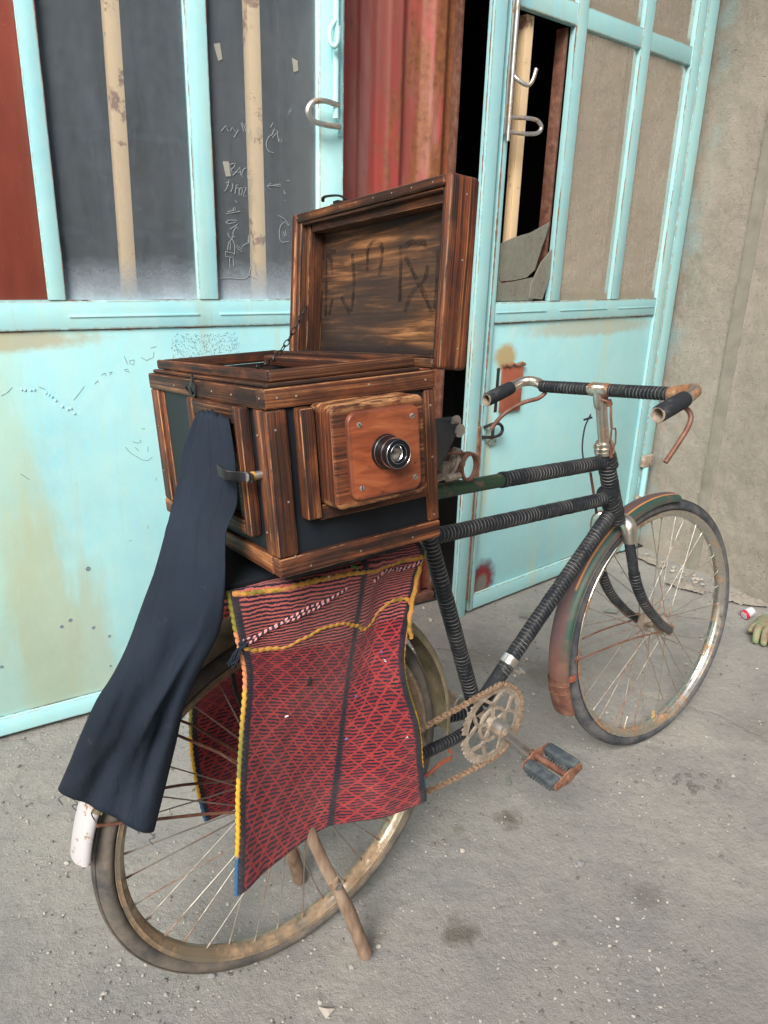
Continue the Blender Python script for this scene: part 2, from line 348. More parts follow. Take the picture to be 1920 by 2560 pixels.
# rough cement wall
m = Mt('rough_cement_render'); P = m.obj()
c = m.ramp(m.noise(P, 2.3, 6, .62), [(.3, (.33, .295, .245)), (.55, (.425, .38, .315)), (.75, (.51, .46, .38))])
c = m.mix(m.ramp(m.noise(P, 45, 5, .7), [(.4, 0.0), (.75, .45)]), c, (.58, .53, .45))
c = m.mix(m.ramp(m.vor(P, 70), [(.06, .7), (.20, 0.0)]), c, (.20, .175, .15))
hp = m.ma('ADD', m.ma('ADD', m.noise(P, 75, 9, .85), m.ma('MULTIPLY', m.ramp(m.vor(P, 70), [(.0, 0.0), (.22, 1.0)]), .5)), m.ma('MULTIPLY', m.noise(P, 220, 4, .8), .35))
x, y, z = m.sep(m.uv())
bl = m.ma('MULTIPLY', m.ramp(x, [(0.0, 1.0), (.16, 0.0)]), m.ramp(m.noise(P, 7, 5, .65), [(.45, 0.0), (.62, .75)]))
c = m.mix(bl, c, (.33, .55, .58))
MAT['cement'] = m.end(m.bsdf(c, .93, 0.0, m.bump(hp, 1.0, .014), .2))
m = Mt('smooth_cement'); P = m.obj()
MAT['cement2'] = m.end(m.bsdf(m.ramp(m.noise(P, 8, 5), [(.3, (.25, .235, .20)), (.7, (.33, .31, .265))]), .95, 0.0, m.bump(m.noise(P, 60, 5), .4, .004), .2))
m = Mt('shade_toned_cement'); P = m.obj(); MAT['mortar'] = m.end(m.bsdf(m.ramp(m.noise(P, 12, 5), [(.3, (.15, .145, .122)), (.7, (.22, .21, .18))]), .95, 0.0, m.bump(m.noise(P, 70, 5), .5, .004), .2))  # wall step strip, cement rather than mortar: its shade is put into this darker colour
# ground
m = Mt('dusty_concrete_ground'); P = m.obj()
c = m.ramp(m.noise(P, 1.7, 7, .62), [(.28, (.225, .221, .210)), (.48, (.290, .282, .264)), (.66, (.345, .328, .296)), (.8, (.31, .313, .310))])
c = m.mix(m.ramp(m.noise(m.map(P, (1, 1, 1), (4, 2, 0)), 4.5, 7, .7), [(.46, 0.0), (.66, .7)]), c, (.215, .215, .215))
c = m.mix(m.ramp(m.noise(P, 60, 6, .75), [(.50, 0.0), (.75, .55)]), c, (.16, .15, .135))
c = m.mix(m.ramp(m.noise(m.map(P, (1, 1, 1), (7, 3, 0)), 38, 6, .8), [(.60, 0.0), (.70, .6)]), c, (.46, .43, .39))
c = m.mix(m.ramp(m.vor(P, 210), [(.08, .45), (.2, 0.0)]), c, (.44, .42, .39))
x, y, z = m.sep(P)
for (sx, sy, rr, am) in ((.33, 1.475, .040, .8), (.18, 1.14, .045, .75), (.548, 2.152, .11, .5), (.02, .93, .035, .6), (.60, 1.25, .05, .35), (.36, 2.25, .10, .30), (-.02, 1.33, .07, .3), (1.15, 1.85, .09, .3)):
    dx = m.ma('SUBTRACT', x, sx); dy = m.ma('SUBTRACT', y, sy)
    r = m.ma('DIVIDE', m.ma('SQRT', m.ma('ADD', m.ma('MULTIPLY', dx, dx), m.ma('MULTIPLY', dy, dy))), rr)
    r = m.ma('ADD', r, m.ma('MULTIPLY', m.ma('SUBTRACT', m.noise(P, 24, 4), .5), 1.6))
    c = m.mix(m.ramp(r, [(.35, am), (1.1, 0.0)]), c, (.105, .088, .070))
crk = m.N('ShaderNodeTexVoronoi', _feature='DISTANCE_TO_EDGE', Vector=m.mix(.35, P, m.noise(P, 3, 5, .6, 0, True)), Scale=1.1).outputs[0]
ck = m.ma('MULTIPLY', m.ramp(crk, [(.0, 1.0), (.012, 0.0)]), m.ramp(m.noise(P, 1.3, 2), [(.48, 0.0), (.56, .9)]))
c = m.mix(m.ma('MULTIPLY', ck, .18), c, (.13, .12, .105))
h = m.ma('ADD', m.ma('MULTIPLY', m.noise(P, 14, 8, .7), 1.0), m.ma('MULTIPLY', m.noise(P, 130, 5, .8), .35)); h = m.ma('SUBTRACT', h, m.ma('MULTIPLY', ck, .2))
MAT['ground'] = m.end(m.bsdf(c, .9, 0.0, m.bump(h, .85, .013), .25))
# bicycle
m = Mt('black_inner_tube_wrap'); x, y, z = m.sep(m.uv('across')); P = m.obj()
ph = m.ma('FRACT', m.ma('ADD', m.ma('ADD', m.ma('DIVIDE', x, .0092), y), m.ma('MULTIPLY', m.noise(P, 28, 3, .6), .9)))
ln = m.ramp(ph, [(0, .8), (.10, 1.0), (.20, .3), (.26, 0.0), (.96, 0.0), (1, .8)])
k = m.ma('MULTIPLY', ln, m.ramp(m.noise(P, 20, 4, .6), [(.40, .05), (.60, .85)]))
c = m.mix(m.ramp(m.noise(P, 14, 5, .7), [(.50, 0.0), (.80, .35)]), (.010, .014, .020), (.12, .115, .105))
c = m.mix(m.ma('MULTIPLY', k, .9), c, (.30, .285, .26))
MAT['wrap'] = m.end(m.bsdf(c, .48, 0.0, m.bump(m.ramp(ph, [(0, 0.0), (.12, .6), (.5, 1.0), (.9, .8), (1, 0.0)]), .9, .0016), .32))
MAT['chrome'] = rust_metal('worn_chrome', (.66, .62, .55), .48, .24, (.30, .15, .07))
MAT['rim'] = rust_metal('rusty_rim', (.66, .64, .58), .42, .20, (.34, .20, .11), 16)
MAT['rimr'] = rust_metal('dusty_rusty_rim', (.52, .46, .36), .85, .32, (.34, .24, .15), 14)
MAT['spoke'] = rust_metal('spoke_wire', (.42, .40, .36), .6, .48, (.25, .14, .09), 11)
MAT['alloy'] = rust_metal('dusty_steel', (.55, .55, .54), .5, .38, (.34, .25, .17), 30)
MAT['ring'] = rusty('dusty_rust', (.28, .23, .18), (.42, .37, .30), (.17, .11, .07), sc=55)
MAT['chain'] = rusty('rusty_chain', (.27, .17, .105), (.40, .30, .21), (.10, .055, .03), sc=120)
MAT['brown'] = rusty('brown_rusted_steel', (.17, .075, .05), (.27, .155, .11), (.09, .04, .03), metal=.2, rough=.55, sc=34)
def rubber(name, d=.5, c1=(.022, .025, .030), c2=(.17, .155, .135)):
    m = Mt(name); P = m.obj(); c = m.mix(m.ramp(m.noise(P, 16, 6, .7), [(.62-d*.3, 0.0), (.85-d*.2, .85)]), c1, c2)
    x, y, z = m.sep(m.uv())
    return m.end(m.bsdf(c, .75, 0.0, m.bump(m.noise(P, 260, 3), .3, .0006), .35))
MAT['tyre'] = rubber('worn_black_tyre', .8, (.040, .046, .056), (.17, .165, .16)); MAT['tyre_r'] = rubber('dusty_tyre', .95, (.060, .060, .062), (.22, .185, .145)); MAT['black'] = rubber('black_rubber', .35, (.016, .019, .024), (.16, .16, .16))
MAT['pedalrub'] = rubber('dusty_pedal_rubber', .7, (.040, .055, .068), (.20, .21, .20))
def fender(name, c_a, c_b, lo=.004, hi=.021):
    m = Mt(name); P = m.obj(); x, y, z = m.sep(m.uv()); xn, yn, zn = m.sep(m.uv('across'))
    yy = m.ma('ADD', y, m.ma('MULTIPLY', m.ma('SUBTRACT', m.noise(P, 9, 5, .7), .5), .035))
    c = m.mix(m.ramp(yy, [(lo-.006, 0.0), (lo+.004, 1.0), (hi, 1.0), (hi+.008, 0.0)]), c_a, c_b)
    c = m.mix(m.ramp(m.noise(P, 26, 6, .7), [(.50, 0.0), (.75, .45)]), c, (.17, .10, .08))
    ps = m.ramp(m.ma('ABSOLUTE', m.ma('SUBTRACT', y, hi+.005)), [(0, 1.0), (.0007, .9), (.0013, 0.0)]); ps = m.ma('MULTIPLY', ps, m.ramp(xn, [(.30, 1.0), (.64, 1.0), (.65, 0.0)])); c = m.mix(ps, c, (.55, .25, .09))
    c = m.mix(m.ramp(xn, [(.82, 0.0), (.93, .8)]), c, m.ramp(m.noise(P, 30, 5), [(.3, (.13, .052, .038)), (.7, (.21, .11, .08))]))
    return m.end(m.bsdf(c, .55, .0, m.bump(m.noise(P, 60, 5), .3, .0012), .45))
MAT['fender'] = fender('rusty_maroon_green_mudguard', (.105, .058, .060), (.026, .065, .050))
MAT['fender_r'] = rusty('green_brown_mudguard', (.19, .16, .095), (.30, .24, .17), (.10, .085, .05), sc=20, rough=.6)
m = Mt('chipped_white_paint'); P = m.obj(); c = m.mix(m.ramp(m.noise(P, 30, 7, .75), [(.53, 0.0), (.57, 1.0)]), (.47, .46, .47), (.26, .13, .07)); MAT['white'] = m.end(m.bsdf(c, .5))
m = Mt('green_frame_paint'); P = m.obj(); c = m.mix(m.ramp(m.noise(P, 45, 6, .7), [(.55, 0.0), (.62, .9)]), (.012, .045, .022), (.11, .06, .05)); MAT['green'] = m.end(m.bsdf(c, .35))
m = Mt('grey_leather'); P = m.obj(); MAT['leather'] = m.end(m.bsdf(m.ramp(m.noise(P, 12, 5), [(.3, (.030, .030, .030)), (.7, (.085, .082, .078))]), .6, 0.0, m.bump(m.noise(P, 150, 4), .3, .001)))
m = Mt('screw_steel'); MAT['screw'] = m.end(m.bsdf((.26, .24, .21), .6, .5)); m = Mt('bright_screw'); MAT['screw2'] = m.end(m.bsdf((.48, .46, .43), .4, .8))
m = Mt('black_iron'); P = m.obj(); MAT['iron'] = m.end(m.bsdf(m.ramp(m.noise(P, 40, 4), [(.3, (.010, .011, .013)), (.7, (.045, .045, .05))]), .42, .4))
m = Mt('weathered_stick'); P = m.obj(); c = m.ramp(m.noise(m.map(P, (30, 30, 8)), 1.5, 6, .7), [(.3, (.11, .065, .045)), (.55, (.26, .18, .125)), (.75, (.38, .30, .22))]); MAT['stick'] = m.end(m.bsdf(c, .7, 0.0, m.bump(m.noise(P, 60, 5), .5, .002)))
# camera
MAT['wood'] = wood('burnt_pine', .95, .74, 1.12); MAT['wood_dark'] = wood('scorched_pine', .62, .85, 1.0); MAT['wood_lid'] = wood('reddish_burnt_pine', .80, .6, 1.25, .36)
m = Mt('black_painted_board'); P = m.obj(); c = m.ramp(m.noise(P, 7, 4), [(.3, (.008, .011, .015)), (.75, (.016, .022, .029))]); MAT['blackboard'] = m.end(m.bsdf(c, .55, 0.0, m.bump(m.noise(P, 90, 4), .15, .001), .25))
m = Mt('red_leather_wood'); uv = m.uv(); P = m.obj()
c = m.ramp(m.noise(m.map(uv, (11, 42, 1)), 1, 6, .68, .9), [(.28, (.09, .022, .011)), (.5, (.25, .066, .027)), (.72, (.38, .125, .05))])
c = m.mix(m.ramp(m.noise(P, 70, 5, .7), [(.64, 0.0), (.70, .9)]), c, (.03, .015, .012)); x, y, z = m.sep(m.uv('across')); ex_ = m.ma('MINIMUM', m.ma('MINIMUM', x, m.ma('SUBTRACT', 1.0, x)), m.ma('MINIMUM', y, m.ma('SUBTRACT', 1.0, y)))
c = m.mix(m.ramp(ex_, [(0, .75), (.05, 0.0)]), c, (.09, .03, .02)); MAT['lensboard'] = m.end(m.bsdf(c, .36, 0.0, m.bump(m.noise(P, 45, 5), .25, .0015)))
m = Mt('scrubbed_plywood'); uv = m.uv()
g = m.noise(m.map(uv, (6, 95, 1), rot=(0, 0, .06)), 1, 6, .65, .9); c = m.ramp(g, [(.34, (.035, .020, .012)), (.5, (.12, .055, .024)), (.66, (.34, .165, .07))])
c = m.mix(m.ramp(m.noise(m.map(uv, (1.2, 3.6, 1), (2.3, .4, 0)), 3.1, 4, .6), [(.46, .80), (.62, 0.0)]), c, (.030, .024, .022))
x, y, z = m.sep(m.uv('across')); e_ = m.ma('MINIMUM', m.ma('MINIMUM', x, m.ma('SUBTRACT', 1.0, x)), m.ma('MINIMUM', y, m.ma('SUBTRACT', 1.0, y)))
c = m.mix(m.ramp(e_, [(0.02, .95), (.15, 0.0)]), c, (.012, .011, .013)); MAT['ply'] = m.end(m.bsdf(c, .5, 0.0, m.bump(g, .3, .001), .3))
m = Mt('lid_black_brushmark'); P = m.obj(); MAT['ink'] = m.end(m.bsdf((.012, .010, .010), .6)); m = Mt('smudged_mark'); P = m.obj(); MAT['mark'] = m.end(m.N('ShaderNodeMixShader', i0=m.ramp(m.noise(P, 45, 6, .7), [(.40, .10), (.62, .55)]), i1=m.N('ShaderNodeBsdfTransparent').outputs[0], i2=m.bsdf((.020, .016, .014), .6, 0.0, None, .2)).outputs[0])
m = Mt('lens_black'); MAT['lensblack'] = m.end(m.bsdf((.006, .007, .009), .32, 0.0, None, .4))
m = Mt('lens_chrome'); MAT['lenschrome'] = m.end(m.bsdf((.72, .74, .78), .18, 1.0))
m = Mt('lens_glass'); P = m.obj(); MAT['lensglass'] = m.end(m.bsdf(m.ramp(m.noise(P, 90, 3), [(.35, (.10, .09, .075)), (.65, (.40, .38, .33))]), .06, .2, None, .9, Coat_Weight=1.0, Coat_Roughness=.02))
# cloth
m = Mt('navy_cotton'); P = m.obj(); uv = m.uv()
c = m.ramp(m.noise(P, 5, 4), [(.3, (.011, .018, .030)), (.7, (.017, .028, .047))]); dd = m.ma('MULTIPLY', m.ramp(m.noise(m.map(P, (1, 1, 1), (3, 0, 1)), 13, 6, .72, .6), [(.64, 0.0), (.74, .4)]), m.ramp(m.noise(P, 3, 2), [(.40, 0.0), (.62, 1.0)]))
dd = m.ma('ADD', dd, m.ma('MULTIPLY', m.ramp(m.noise(P, 8, 5, .7), [(.4, 0.0), (.8, 1.0)]), .03)); c = m.mix(dd, c, (.20, .17, .14))
wv = m.N('ShaderNodeTexWave', Vector=m.map(uv, (1, 1, 1), rot=(0, 0, .785)), Scale=420).outputs[1]
MAT['navy'] = m.end(m.bsdf(c, .82, 0.0, m.bump(m.ma('ADD', m.ma('ADD', m.ma('MULTIPLY', m.noise(P, 14, 3), 5.0), m.ma('MULTIPLY', m.noise(m.map(P, (1, 1, .35)), 48, 3, .6, 1.2), 1.6)), m.ma('MULTIPLY', wv, .12)), .55, .0028), .22))
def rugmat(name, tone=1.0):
    m = Mt(name); uv = m.uv(); P = m.obj(); x, y, z = m.sep(uv)
    wob = m.ma('MULTIPLY', m.ma('SUBTRACT', m.noise(uv, 38, 5, .7), .5), .011)
    yv = m.ma('ADD', y, wob); xv = m.ma('ADD', x, wob)
    top = m.ramp(y, [(.135, 1.0), (.145, 0.0)])
    st = m.ma('FRACT', m.ma('DIVIDE', yv, .0068)); navy = m.ramp(st, [(.44, 0.0), (.54, 1.0), (.95, 1.0), (1, 0.0)])
    d1 = m.ma('FRACT', m.ma('ADD', m.ma('DIVIDE', xv, .036), m.ma('DIVIDE', yv, .037))); d2 = m.ma('FRACT', m.ma('SUBTRACT', m.ma('DIVIDE', xv, .036), m.ma('DIVIDE', yv, .037)))
    l1 = m.ramp(d1, [(.0, 1.0), (.10, 1.0), (.15, 0.0), (.93, 0.0), (.97, 1.0)]); l2 = m.ramp(d2, [(.0, 1.0), (.05, 1.0), (.09, 0.0), (.94, 0.0), (.97, 1.0)])
    s2 = m.ma('FRACT', m.ma('MULTIPLY', m.ma('ADD', m.ma('DIVIDE', xv, .044), m.ma('DIVIDE', yv, .052)), 2.0)); l3 = m.ramp(s2, [(.0, 0.0), (1.0, 0.0)])
    lines = m.ma('MULTIPLY', m.ma('MAXIMUM', m.ma('MAXIMUM', l1, l2), l3), m.ma('SUBTRACT', 1.0, top))
    nv = m.ma('MULTIPLY', navy, m.ma('SUBTRACT', 1.0, m.ma('MULTIPLY', lines, .95)))
    red = m.ramp(m.noise(P, 26, 5, .65), [(.3, (.22*tone, .014*tone, .024*tone)), (.55, (.34*tone, .030*tone, .036*tone)), (.8, (.46*tone, .075*tone, .060*tone))])
    c = m.mix(top, red, (.46*tone, .115*tone, .10*tone)); c = m.mix(m.ma('MULTIPLY', lines, .42), c, (.42*tone, .050*tone, .045*tone)); c = m.mix(nv, c, (.022*tone, .010*tone, .026*tone))
    bk = m.ma('MAXIMUM', m.ramp(m.ma('ABSOLUTE', m.ma('SUBTRACT', x, .252)), [(.0, 1.0), (.0065, 1.0), (.0085, 0.0)]), m.ma('MAXIMUM', m.ramp(x, [(.0, 1.0), (.016, 1.0), (.0185, 0.0)]), m.ramp(x, [(.388, 0.0), (.391, 1.0)])))
    c = m.mix(bk, c, (.012, .012, .022))
    c = m.mix(m.ramp(m.noise(m.map(P, (1, 1, 1), (2, 2, 2)), 6, 5, .7), [(.45, 0.0), (.75, .15)]), c, (.40, .26, .25))
    hh = m.ma('ADD', m.ma('MULTIPLY', m.noise(m.map(uv, (700, 380, 1)), 1, 3), .5), m.ma('SUBTRACT', 1.0, m.ma('MULTIPLY', nv, .7)))
    return m.end(m.bsdf(c, .92, 0.0, m.bump(hh, .8, .0022), .12, Sheen_Weight=.15))
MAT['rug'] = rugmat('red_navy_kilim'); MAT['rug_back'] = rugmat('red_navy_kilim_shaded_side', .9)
m = Mt('edge_yarn'); x, y, z = m.sep(m.uv()); P = m.obj()
c = m.ramp(m.ma('ADD', m.ma('FRACT', m.ma('DIVIDE', x, .62)), m.ma('MULTIPLY', m.noise(P, 30, 2), .02)), [(0, (.24, .22, .05)), (.13, (.24, .22, .05)), (.14, (.62, .24, .11)), (.30, (.62, .24, .11)), (.31, (.60, .33, .06)), (.44, (.22, .20, .05)), (.54, (.22, .20, .05)), (.55, (.64, .36, .04)), (.76, (.64, .36, .04)), (.78, (.05, .12, .22))], 'LINEAR')
MAT['yarn'] = m.end(m.bsdf(c, .95, 0.0, m.bump(m.noise(P, 350, 3), .8, .001), .1))
m = Mt('ochre_yarn'); P = m.obj(); c = m.ramp(m.noise(P, 55, 3), [(.35, (.22, .17, .04)), (.5, (.50, .27, .06)), (.68, (.55, .24, .10))]); MAT['ochre'] = m.end(m.bsdf(c, .95, 0.0, m.bump(m.noise(P, 350, 3), .8, .001), .1))
m = Mt('pink_navy_cord'); x, y, z = m.sep(m.uv('across')); f = m.ma('FRACT', m.ma('ADD', m.ma('DIVIDE', x, .009), y)); MAT['cord'] = m.end(m.bsdf(m.ramp(f, [(.45, (.62, .30, .28)), (.55, (.02, .02, .045))]), .95))
def plain(n, c, r=.7, me=0.0): m = Mt(n); P = m.obj(); return m.end(m.bsdf(m.mix(m.noise(P, 40, 4), tuple(q*.7 for q in c), c), r, me))
MAT['stone'] = plain('pale_stone', (.44, .40, .35), .9); MAT['stone2'] = plain('grey_stone', (.27, .28, .29), .9); MAT['grit'] = plain('grit', (.44, .42, .38), .9); MAT['grit2'] = plain('dark_grit', (.17, .16, .15), .9)
MAT['blue'] = plain('blue_fluff', (.10, .20, .55), .9); MAT['pinkw'] = plain('white_fluff', (.72, .62, .70), .9); MAT['greenf'] = plain('green_fluff', (.05, .28, .06), .9)
MAT['chalk'] = plain('scratched_marks', (.36, .40, .42), .8); MAT['pencil'] = plain('pencil_marks', (.18, .26, .30), .8); MAT['paper'] = plain('paper_scrap', (.38, .38, .33), .8)
MAT['cloth_g'] = plain('grey_rag', (.27, .245, .21), .95); MAT['leaf'] = plain('dry_leaf', (.50, .36, .17), .8); MAT['tin'] = plain('white_tin', (.62, .62, .68), .4); MAT['redtin'] = plain('red_tin', (.55, .02, .05), .4)
m = Mt('dirty_work_glove'); P = m.obj(); x, y, z = m.sep(m.uv()); c = m.ramp(m.noise(P, 22, 5), [(.3, (.14, .105, .07)), (.5, (.26, .215, .14)), (.7, (.16, .30, .14))]); MAT['glove'] = m.end(m.bsdf(c, .9, 0.0, m.bump(m.noise(P, 300, 3), .5, .001)))
# measured outlines
SCRIBBLE=[[(0.711,1.583),(0.723,1.597),(0.729,1.584)],[(0.735,1.585),(0.741,1.595),(0.748,1.586)],[(0.757,1.59),(0.745,1.572)],[(0.765,1.608),(0.772,1.588)],[(0.768,1.608),(0.774,1.598),(0.779,1.61)],[(0.774,1.6),(0.779,1.587)],[(0.788,1.596),(0.788,1.588),(0.784,1.582)],[(0.807,1.594),(0.812,1.603),(0.821,1.593),(0.818,1.587),(0.81,1.586),(0.807,1.593)],[(0.855,1.617),(0.847,1.605)],[(0.858,1.602),(0.852,1.589),(0.841,1.582),(0.834,1.568),(0.834,1.556),(0.841,1.547),(0.855,1.545)],[(0.866,1.6),(0.867,1.588),(0.87,1.574),(0.876,1.572),(0.879,1.577),(0.875,1.58),(0.871,1.577)],[(0.863,1.593),(0.852,1.581)],[(0.73,1.506),(0.74,1.51),(0.745,1.51),(0.743,1.503),(0.731,1.493)],[(0.727,1.511),(0.732,1.493)],[(0.733,1.493),(0.736,1.488)],[(0.737,1.481),(0.747,1.49),(0.757,1.502),(0.76,1.483)],[(0.747,1.49),(0.76,1.49)],[(0.776,1.502),(0.769,1.5),(0.764,1.491),(0.762,1.482),(0.766,1.48)],[(0.79,1.499),(0.78,1.495),(0.779,1.488),(0.787,1.49)],[(0.779,1.488),(0.778,1.478),(0.782,1.473),(0.79,1.477)],[(0.726,1.467),(0.721,1.451),(0.713,1.441)],[(0.717,1.462),(0.727,1.465)],[(0.718,1.456),(0.726,1.457)],[(0.736,1.462),(0.736,1.452),(0.73,1.441)],[(0.746,1.459),(0.744,1.446),(0.742,1.437)],[(0.745,1.457),(0.753,1.46),(0.752,1.453),(0.746,1.45)],[(0.754,1.452),(0.753,1.434)],[(0.754,1.447),(0.759,1.454),(0.762,1.452),(0.762,1.442),(0.758,1.434)],[(0.765,1.454),(0.774,1.455),(0.764,1.432),(0.773,1.433)],[(0.787,1.454),(0.78,1.452),(0.779,1.445),(0.786,1.446)],[(0.779,1.445),(0.779,1.435),(0.787,1.434)],[(0.793,1.44),(0.794,1.435),(0.791,1.432)],[(0.834,1.461),(0.872,1.469)],[(0.845,1.47),(0.833,1.461),(0.846,1.453)],[(0.845,1.464),(0.872,1.463),(0.872,1.469)],[(0.715,1.386),(0.733,1.39),(0.755,1.395)],[(0.719,1.392),(0.735,1.395)],[(0.735,1.395),(0.735,1.401),(0.741,1.403),(0.742,1.399),(0.736,1.395)],[(0.742,1.421),(0.745,1.415)],[(0.713,1.365),(0.721,1.371),(0.744,1.372),(0.738,1.366),(0.722,1.362),(0.713,1.365)],[(0.724,1.348),(0.736,1.356),(0.747,1.363)],[(0.733,1.344),(0.743,1.356),(0.748,1.35)],[(0.718,1.339),(0.719,1.331),(0.727,1.326)],[(0.733,1.344),(0.731,1.327),(0.737,1.332)],[(0.729,1.326),(0.718,1.313),(0.715,1.295)],[(0.729,1.325),(0.735,1.311),(0.735,1.287)],[(0.724,1.315),(0.722,1.296)],[(0.709,1.292),(0.735,1.287),(0.73,1.277),(0.709,1.279),(0.709,1.292)],[(0.72,1.276),(0.72,1.25)],[(0.73,1.275),(0.731,1.256)],[(0.738,1.305),(0.754,1.294),(0.758,1.292)],[(0.741,1.308),(0.757,1.299)],[(0.756,1.304),(0.764,1.312),(0.775,1.315),(0.782,1.331)],[(0.778,1.337),(0.774,1.317)],[(0.788,1.323),(0.784,1.309),(0.79,1.299),(0.787,1.313)],[(0.781,1.286),(0.782,1.263),(0.775,1.234)],[(0.79,1.274),(0.791,1.251),(0.795,1.234)],[(0.684,1.222),(0.717,1.224),(0.76,1.222),(0.775,1.232),(0.793,1.224)],[(0.864,1.39),(0.883,1.383),(0.897,1.365)],[(0.871,1.363),(0.867,1.349),(0.868,1.328),(0.875,1.32),(0.897,1.324)],[(0.871,1.363),(0.883,1.374),(0.895,1.364)],[(0.879,1.349),(0.884,1.337)],[(0.885,1.352),(0.888,1.337)],[(0.883,1.454),(0.885,1.446),(0.89,1.447)],[(0.892,1.478),(0.899,1.48)],[(0.886,1.43),(0.888,1.428)]]
LABELQ=[(0.711,1.512),(0.726,1.514),(0.732,1.479),(0.718,1.477)]
SCRAWL=[[(0.42,1.027),(0.426,1.007)],[(0.432,1.015),(0.444,1.017),(0.442,1.004),(0.433,1.007),(0.432,1.015)],[(0.463,1.022),(0.476,1.014),(0.494,1.021),(0.497,1.036)],[(0.489,1.046),(0.505,1.049)],[(0.358,0.982),(0.369,0.987),(0.37,0.979)],[(0.377,0.988),(0.386,0.989),(0.379,0.981)],[(0.417,0.992),(0.425,0.994),(0.43,0.985),(0.418,0.99)],[(0.34,0.96),(0.348,0.969),(0.349,0.963)],[(0.402,0.786),(0.409,0.776),(0.417,0.766),(0.43,0.756),(0.444,0.745),(0.46,0.742),(0.472,0.751)],[(0.422,0.799),(0.436,0.794),(0.445,0.796),(0.442,0.802)],[(0.427,0.783),(0.437,0.772)],[(0.449,0.832),(0.458,0.831)],[(0.462,0.781),(0.461,0.767)],[(0.14,0.745),(0.147,0.738),(0.158,0.727)],[(0.285,0.923),(0.299,0.938),(0.314,0.956)],[(0.12,0.945),(0.135,0.952),(0.147,0.964)],[(0.207,0.962),(0.221,0.954)],[(0.477,0.69),(0.478,0.682)],[(0.444,0.554),(0.445,0.544)],[(0.39,0.516),(0.396,0.516)]]
RUG=[[(-0.153,0.497,0.125),(0.073,0.483,0.135),(0.213,0.465,0.12)],[(-0.154,0.49,0.13),(0.065,0.465,0.14),(0.198,0.453,0.125)],[(-0.142,0.416,0.125),(0.069,0.396,0.12),(0.189,0.402,0.12)],[(-0.13,0.342,0.12),(0.061,0.264,0.1),(0.165,0.27,0.125)],[(-0.142,0.256,0.12),(0.055,0.158,0.09),(0.211,0.124,0.115)],[(-0.152,0.154,0.12),(0.05,0.066,0.08),(0.228,0.027,0.11)],[(-0.159,0.068,0.12),(0.046,0.01,0.075),(0.234,-0.016,0.11)],[(-0.167,-0.038,0.12),(0.041,-0.045,0.07),(0.239,-0.06,0.11)]]
FARRUG=[[(-0.097,0.232,-0.1),(-0.04,0.257,-0.1)],[(-0.126,0.204,-0.1),(-0.042,0.219,-0.1)],[(-0.133,0.174,-0.1),(-0.046,0.14,-0.1)],[(-0.137,0.093,-0.1),(-0.051,0.056,-0.1)],[(-0.131,0.004,-0.1),(-0.055,-0.025,-0.1)],[(-0.121,-0.067,-0.1),(-0.058,-0.071,-0.1)]]
SLEEVE=[[(-0.128,0.716,0.018),(-0.132,0.73,0.108)],[(-0.141,0.678,-0.006),(-0.137,0.675,0.13)],[(-0.16,0.621,-0.01),(-0.143,0.623,0.14)],[(-0.186,0.557,-0.0),(-0.161,0.585,0.142)],[(-0.216,0.491,0.01),(-0.168,0.528,0.145)],[(-0.26,0.422,0.03),(-0.168,0.485,0.14)],[(-0.295,0.375,0.04),(-0.17,0.432,0.122)],[(-0.326,0.347,0.05),(-0.193,0.372,0.1)],[(-0.353,0.301,0.05),(-0.217,0.32,0.09)],[(-0.371,0.261,0.045),(-0.231,0.255,0.08)],[(-0.39,0.222,0.04),(-0.272,0.112,0.07)]]
LIDMARK=[[(0.415,0.199),(0.406,0.153),(0.403,0.082)],[(0.409,0.193),(0.389,0.183),(0.385,0.155)],[(0.417,0.196),(0.374,0.195)],[(0.39,0.084),(0.38,0.113)],[(0.35,0.116),(0.318,0.087)],[(0.318,0.186),(0.308,0.134),(0.313,0.089)],[(0.269,0.19),(0.268,0.155)],[(0.269,0.19),(0.252,0.199),(0.228,0.192),(0.225,0.174),(0.229,0.144)],[(0.175,0.189),(0.17,0.154),(0.167,0.101)],[(0.159,0.171),(0.144,0.153),(0.118,0.125),(0.102,0.109),(0.079,0.077)],[(0.168,0.18),(0.146,0.189),(0.112,0.186),(0.11,0.179)],[(0.099,0.152),(0.104,0.133),(0.121,0.122),(0.14,0.108),(0.151,0.084)],[(0.077,0.172),(0.074,0.12),(0.074,0.08)]]
# ================================================================== SETTING
def rng(i): return random.Random(i)
g = MB(); nx, ny = 90, 90
def gp(x, y):
    z = .004*(mnoise.noise(V((x*1.3, y*1.3, 0)))+.5*mnoise.noise(V((x*4, y*4, 3)))) - .006
    return V((x, y, z))
xs = [-60, -20, -6, -3]+[-2.5+5.0*i/nx for i in range(nx+1)]+[3, 6, 20, 60]; ys = [-60, -20, -6, -2, 0]+[.3+4.2*i/ny for i in range(ny+1)]+[6, 20, 60]
g.grid([[gp(x, y) for x in xs] for y in ys], xs, ys)
tag(g.build('ground', MAT['ground']), kind='structure')

